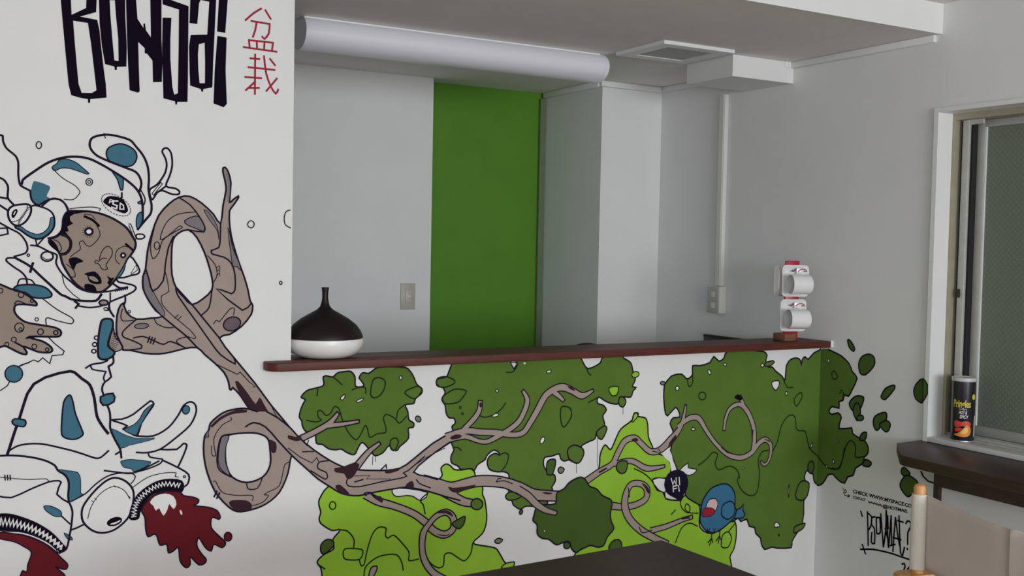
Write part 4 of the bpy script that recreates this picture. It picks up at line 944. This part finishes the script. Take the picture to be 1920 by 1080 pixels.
Ln([(0,0),(100,75),(200,125),(240,80),(260,120)], 1.5, sm=1); Ln([(340,105),(260,120),(250,170),(320,205),(330,245),(310,262),(230,215),(190,190)], 2.2); Ln([(560,235),(690,230),(660,260),(860,260)], 1.4, sm=1); Ln([(500,260),(490,290),(510,320),(600,325),(780,285),(940,255),(1000,235),(970,210),(1010,190),(1150,70)], 2.2, sm=2); Ln([(560,285),(630,265)], 2.4); Ln([(780,185),(825,140),(830,170)], 2.2, sm=1); Ln([(660,400),(640,385),(660,372),(720,375)], 2)
Ln([(700,380),(740,420),(790,450)], 4); Ln([(1080,265),(1110,300),(1200,335)], 2); Ln([(1070,140),(1200,60),(1320,0)], 1.3); Ln([(120,30),(215,28)], 2)
crop(*C10); F('bark_dark', [(0,700),(60,715),(110,710),(100,745),(60,750),(0,730)], 0, sm=2); Ln([(170,745),(160,790),(110,740)], 1.8, sm=1)
# branches
layer(5)
def br(name, pts, **k): part(name); tube(pts, c=RAW, **k)
br('branch', [(556,826,10),(591,809,9),(618,793,9),(633,775,4)]); br('branch', [(612,798,8),(642,795,6),(672,790,3)]); br('branch', [(667,876,12),(691,847,8),(711,831,4)])
layer(7); br('branch', [(836,822,18),(871,808,10),(900,810,10),(929,811,10),(960,815,8),(980,811,9),(993,793,10),(1007,769,11),(1022,742,11),(1040,729,11),(1056,726,12),(1073,733,10),(1091,742,10),(1111,732,3)], lw=2.2)
br('branch', [(838,822,14),(871,818,8),(895,826,6),(911,828,7),(929,820,8),(956,804,9),(973,789,9),(984,767,9),(988,749,8),(980,733,4)], lw=2.2)
br('branch', [(868,806,8),(889,784,9),(898,769,8),(900,752,6)], lw=2.2); br('branch', [(1038,735,9),(1048,743,7),(1056,751,4)], lw=2)
layer(8); crop(*C12); part('bark_mark'); F('bark_dark', [(195,720),(240,695),(290,700),(280,725),(210,738)], 0, sm=2); part('bark_mark'); F('bark_dark', [(1180,285),(1215,295),(1255,325),(1215,318)], 0, sm=2); part('bark_mark'); E_('bark_dark',452,445,12,22); part('bark_line'); Ln([(190,770),(50,860),(0,900)], 1.2)
layer(5); br('branch', [(790,903,24),(820,911,24),(845,915,20),(870,908,18),(895,902,18),(925,902,18),(950,906,17),(975,916,20),(1000,927,18),(1045,930,16)]); br('branch', [(825,916,18),(850,931,15),(868,940,13),(884,943,11)])
layer(6); crop(*C13); part('bark_mark'); F('bark_dark', [(180,325),(220,335),(310,325),(410,308),(400,325),(330,350),(270,375),(220,372),(190,350)], 0, sm=2); part('bark_mark'); F('bark_dark', [(970,370),(1060,378),(1040,390),(1000,388)], 0, sm=2); part('bark_line'); Ln([(585,285),(600,258),(625,255)], 1.8); part('bark_line'); Ln([(585,285),(650,275),(720,300)], 1.8)
layer(5); br('branch', [(684,927,12),(709,940,12),(740,949,10),(773,962,10),(796,978,11),(813,995,11),(833,1002,11),(849,991,10),(849,971,10),(836,960,9),(818,967,8),(804,982,8),(793,1000,10),(791,1029,9),(796,1051,10),(809,1071,10),(829,1084,10),(860,1096,10)], rise=4e-4)
layer(9); part('bark_mark'); F('bark_dark', [(1250,550),(1320,522),(1370,540),(1390,580),(1330,550)], 0, sm=2, c=C11); part('bark_mark'); F('bark_dark', [(1250,725),(1320,745),(1375,720),(1330,732)], 0, sm=2, c=C11); part('bark_mark'); F('bark_dark', [(730,410),(780,405),(800,445),(760,440)], 0, sm=2, c=C11)
part('leaf'); F('dgreen2', [(215,650),(220,625),(265,600),(320,575),(310,640),(270,680)], 2.2); part('leaf'); E_('dgreen',420,472,50,47,0,2.4)
layer(5); br('branch', [(1098,902,11),(1124,884,10),(1147,870,9),(1158,849,10),(1171,827,10),(1189,821,9),(1201,831,9),(1218,846,9),(1236,844,10),(1257,825,13),(1275,801,8),(1282,778,5),(1285,760,2)], lw=2.2); br('branch', [(1150,870,7),(1183,864,8),(1212,878,9),(1245,874,3)], lw=2.2)
br('branch', [(1270,800,6),(1292,784,9),(1309,784,9),(1323,806,7),(1340,830,6),(1364,852,7),(1388,858,8),(1408,849,8),(1422,831,8),(1434,824,8),(1444,833,6),(1444,852,5),(1439,866,4),(1432,871,4),(1426,865,2)], lw=2)
br('branch', [(1410,849,8),(1414,823,8),(1411,796,8),(1400,770,8),(1386,758,7),(1369,765,6),(1360,784,5),(1357,806,4)], lw=2); br('branch', [(1398,772,4),(1392,755,5),(1386,744,8)], lw=2)
br('branch', [(1147,948,11),(1165,950,10),(1189,947,10),(1210,935,10),(1212,917,11),(1201,907,9),(1183,908,9),(1173,926,11),(1171,950,13),(1180,973,12),(1201,994,12),(1227,1009,11),(1250,1020,11)], lw=2.2, rise=4e-4); br('branch', [(1218,995,9),(1248,987,8),(1278,975,6),(1297,969,5)], lw=2.2)
layer(9); crop(*C14); part('bark_mark'); F('bark_dark', [(280,215),(310,205),(325,220),(300,230)], 0, sm=2); part('bark_mark'); F('bark_dark', [(515,270),(520,235),(560,185),(565,200),(535,250)], 0, sm=2); part('bark_mark'); F('bark_dark', [(70,420),(120,392),(128,400),(80,428)], 0, sm=1); part('bark_mark'); F('bark_dark', [(345,490),(380,510),(398,550),(385,558),(365,520)], 0, sm=2); part('bark_mark'); F('bark_dark', [(590,715),(650,702),(650,715),(600,722)], 0, sm=1)
part('bark_mark'); F('block', [(650,430),(680,412),(710,440),(700,460),(655,445)], 0, sm=2, c=C15); part('bark_mark'); F('bark_dark', [(535,820),(570,835),(615,875),(590,868)], 0, sm=1, c=C15); part('bark_mark'); F('bark_dark', [(783,680),(797,690),(792,750),(782,740)], 0, sm=1, c=C15); part('bark_mark'); F('bark_dark', [(880,755),(930,775),(925,785),(885,765)], 0, sm=1, c=C15)
Ln([(450,275),(470,300),(415,290)], 1.8, sm=1); Ln([(260,520),(268,580)], 1.8); Ln([(330,770),(350,805),(410,790)], 1.8)
part('leaf'); F('dgreen', [(1600,180),(1610,120),(1685,110),(1680,190),(1640,215)], 2.2, c=C13)
# round dark clump over the main branch and the twig over it
layer(7); part('foliage'); crop(*C13)
F('dgreen2', [(1090,400),(1105,370),(1160,340),(1200,290),(1290,245),(1335,265),(1370,320),(1430,345),(1480,400),(1550,435),(1560,480),(1545,560),(1555,620),(1575,680),(1520,750),(1490,820),(1440,835),(1380,820),(1330,840),(1300,850),(1260,880),(1220,850),(1200,790),(1150,795),(1090,815),(1030,770),(970,760),(930,720),(930,650),(895,610),(905,560),(920,510),(950,480),(1080,470)], 2.6)
layer(8); F('white', [(980,698),(992,685),(1000,700),(990,710)], 1, sm=1)
part('leaf'); E_('dgreen2',1180,820,27,29,0,2.2); part('leaf'); F('dgreen2', [(1535,850),(1560,790),(1610,770),(1640,800),(1632,860)], 2.2); part('leaf'); F('lime', [(630,1010),(660,975),(735,960),(725,1000),(690,1020)], 2)
layer(8); br('branch', [(970,917,12),(990,930,12),(1005,945,11),(1022,956,9),(1042,962,5)], lw=2.2)

# ---- bird and balloon
thing_('bird'); layer(4); crop(*C14)
part('tail'); F('bird', [(925,670),(970,650),(990,625),(985,660),(1000,690),(985,712),(925,715)], 2.2, sm=1)
layer(5); part('body'); F('bird', [(720,690),(730,610),(780,530),(850,498),(900,505),(935,560),(935,640),(945,665),(930,710),(890,750),(840,790),(790,805),(740,780),(715,730)], 2.4)
for x in (770, 805, 835): Ln([(x-8,780),(x,800),(x+8,778)], 1.5, sm=1)
layer(6); part('wing'); F('bird', [(850,670),(860,630),(905,605),(932,630),(930,690),(890,720),(855,700)], 2.2)
part('face'); F('pink', [(750,650),(770,600),(810,590),(828,620),(810,670),(780,690),(745,690)], 1.6); layer(7); part('beak'); F('beak', [(727,685),(745,650),(790,650),(810,670),(790,695),(740,705)], 1.2)
layer(6); part('leg'); [Ln(s, 1.8, sm=1) for s in ([(790,803),(788,845),(775,885)],[(788,840),(764,868)],[(788,840),(796,868)])]
part('leg'); [Ln(s, 1.8, sm=1) for s in ([(842,788),(838,830),(830,872)],[(838,825),(815,858)],[(838,825),(850,855)])]
thing_('balloon'); layer(5); part('balloon'); F('navy', [(580,410),(620,430),(638,480),(630,530),(600,580),(595,605),(580,600),(560,585),(510,555),(490,500),(510,440),(545,415)], 1.5)
part('string'); Ln([(590,600),(600,650),(640,680),(652,645),(630,622),(620,655),(650,678),(705,682)], 1.8, 'ink')
layer(6); part('letters')
for s in ([(532,462),(543,502),(552,475),(565,502),(563,458)],[(582,455),(586,502)],[(546,546),(544,512),(570,506)],[(545,528),(566,524)],[(578,508),(583,542)]): Ln(s, 2.3, 'white', sm=1)

# ---- right wall: end of the dark clump, flying leaves and signature
thing_('tree'); layer(0); restart(); part('foliage', 'R')
rw = [(1538.5,656),(1553,655)] + px([(0,130),(60,160),(110,210),(130,260),(160,300),(130,370),(105,415),(75,405),(70,440),(45,450),(45,490),(0,480),(-18,510),(0,530),(40,520),(60,550),(45,620),(125,615),(130,650),(175,680),(210,700),(230,740),(225,780),(205,800),(195,840),(150,870),(135,915),(100,925),(80,965),(40,945),(10,912)], C18) + px([(910,220),(870,225),(845,265),(820,300),(790,314),(764,308)], C16)
rw2 = [(1531,905),(1533,850),(1536,760),(1538,700)]
fillpx(rw+rw2, 'dgreen', sm=2); linepx(rw[1:], 2.8, sm=2)
crop(*C18); Ln([(0,270),(15,255),(35,290),(20,308),(5,300)], 2, G, True); Ln([(50,400),(60,375),(78,410),(70,445)], 2, G)
Ln([(0,870),(40,870),(65,820),(90,730),(120,695),(150,730),(150,800),(205,795)], 2.2, G); Ln([(775,60),(855,160),(950,180),(985,120),(1005,0)], 2.2, G, c=C16)
layer(1); E_('white',10,828,6,13,-25,1.6,G); E_('white',32,698,4,8,0,1.2,G); F('white', ell(857,155,7,11), 1.4, sm=1, line=G, c=C16); F('white', [(1552,672),(1557,676),(1553,681)], 1.4, sm=1, line=G, c=RAW)
for s in ([(100,60),(110,57),(128,78),(145,115),(135,130),(110,105)],[(170,210),(190,165),(235,148),(268,170),(268,220),(215,278),(180,270)],[(312,415),(340,365),(395,345),(395,370),(340,435),(318,430)],[(110,460),(150,415),(200,420),(195,460),(170,510),(135,510)],[(262,590),(275,540),(340,517),(345,560),(310,590),(300,620),(280,630)],[(195,840),(215,815),(250,835),(235,860),(200,855)],[(440,880),(460,865),(495,905),(470,920),(445,910)],[(175,690),(190,650),(220,645),(210,690)]):
    part('leaf'); F('dgreen2', s, 2.6)
layer(2)
for s in ([(135,510),(150,460),(175,470),(180,540),(160,570)],[(303,590),(345,568),(370,590),(360,630),(340,640),(310,610)],[(432,970),(470,915),(520,935),(545,970),(490,1050),(450,1020)]):
    part('leaf'); F('dgreen2', s, 2.6)
layer(3); part('leaf'); E_('dgreen2',180,552,22,18,-10,2.4)
layer(1); part('leaf'); F('dgreen2', [(518,385),(525,355),(540,330),(577,305),(577,440),(567,458),(530,430)], 2.4, sm=2)
part('leaf', 'CAS'); F('dgreen2', [(577,305),(590,315),(605,340),(605,400),(590,430),(577,448)], 2.2, sm=1)
thing_('signature'); layer(0); crop(*C17)
part('tag_writing', 'R')
for s in ([(360,430),(365,600),(368,770)],[(358,440),(402,480),(396,570),(372,610)],[(437,480),(405,490),(402,560),(432,600),(432,750),(400,740),(405,640)],[(450,490),(485,490),(490,640),(455,650),(450,490)],[(495,450),(508,620),(522,785)],[(522,785),(545,620),(550,415)],[(552,430),(572,790)],[(540,600),(565,700)],[(600,470),(602,620),(606,760)],[(570,600),(565,470)],[(575,790),(600,470)],[(618,830),(630,650),(645,490)],[(645,490),(665,650),(685,770)],[(590,772),(640,760)],[(620,690),(700,712)],[(680,470),(686,650),(695,840),(715,872),(735,790)],[(665,518),(722,535)],[(750,550),(770,520),(800,545),(795,590),(770,640),(768,760)],[(764,800),(764,812)],[(293,425),(308,475)],[(290,810),(420,810),(600,850),(700,885),(810,922)],[(308,760),(340,855)],[(710,960),(735,955),(740,990),(718,1045),(752,1032)],[(775,1000),(760,1030),(790,1050),(815,1010),(790,985),(775,1000)]): Ln(s, 3.3, 'block', sm=2)
part('arrow'); [Ln(s, 1.6, 'block', sm=2) for s in ([(110,185),(116,205)],[(120,240),(150,230),(135,205),(120,230),(130,262),(180,270)],[(165,255),(180,270),(160,280)])]
def handwriting(text, x0, y0, x1, y1, h):
    """small capitals drawn along a sloping line (crop units)"""
    v, f = text_mesh(text, 1.0, .1, .035); a0 = min(q[0] for q in v); a1 = max(q[0] for q in v)
    P2 = []
    for a, b in v:
        t = (a-a0)/(a1-a0); P2.append(to_plane(px([(x0+(x1-x0)*t, y0+(y1-y0)*t-b*h)])[0]))
    emit(P2, f, 'block', .2)
part('small_writing'); handwriting('CHECK WWW.MYSPACE.COM', 212, 238, 845, 400, 52)
part('small_writing'); handwriting('CONTACT', 212, 292, 342, 326, 40)
handwriting('@HOTMAIL', 515, 385, 770, 442, 46)
sc = []
for i in range(22): sc.append((368+140*i/21, 330+38*i/21 + (-14 if i % 2 else 10)*(.6+.4*math.sin(i*1.7))))
Ln(sc, 1.3, 'block', sm=2)


# ------------------------------------------------------------------ build the paint objects
THINGS = {
 'lettering': ('painted_lettering', 'tall black block lettering painted at the top of the white wall', 'lettering'),
 'kanji': ('painted_characters', 'two thin red brush characters painted beside the black lettering', 'lettering'),
 'spaceman': ('painted_figure', 'painted figure in a white and teal suit with helmet and brown face', 'mural'),
 'bubbles': ('painted_bubbles', 'small outlined bubbles scattered on the wall round the painted figure', 'mural'),
 'tree': ('painted_tree', 'painted twisting tree with grey brown branches and green leaf clumps', 'mural'),
 'bird': ('painted_bird', 'small blue painted bird with a red beak on the half wall', 'mural'),
 'balloon': ('painted_balloon', 'small dark painted balloon with white letters near the blue bird', 'mural'),
 'signature': ('painted_signature', 'black handwritten signature and contact lines low on the right wall', 'lettering'),
}
roots = {}
for key in ORDER:
    d = PAR[key]
    if not d['v']: continue
    t, name, _ = key
    if t not in roots:
        n_, l_, c_ = THINGS[t]; roots[t] = tag(empty(n_, (0, 0, 0)), l_, c_)
    me = bpy.data.meshes.new(name); me.from_pydata(d['v'], [], d['f'])
    for m in d['mats']: me.materials.append(m)
    me.polygons.foreach_set('material_index', d['m']); me.update()
    o = bpy.data.objects.new(name, me); COL.objects.link(o); o.parent = roots[t]
for t, r in roots.items():
    cs = [c for c in COL.objects if c.parent == r]
    vs = [v.co for c in cs for v in c.data.vertices]
    b = Vector((sum(v.x for v in vs)/len(vs), sum(v.y for v in vs)/len(vs), min(v.z for v in vs)))
    r.location = b
    for c in cs: c.location = -b
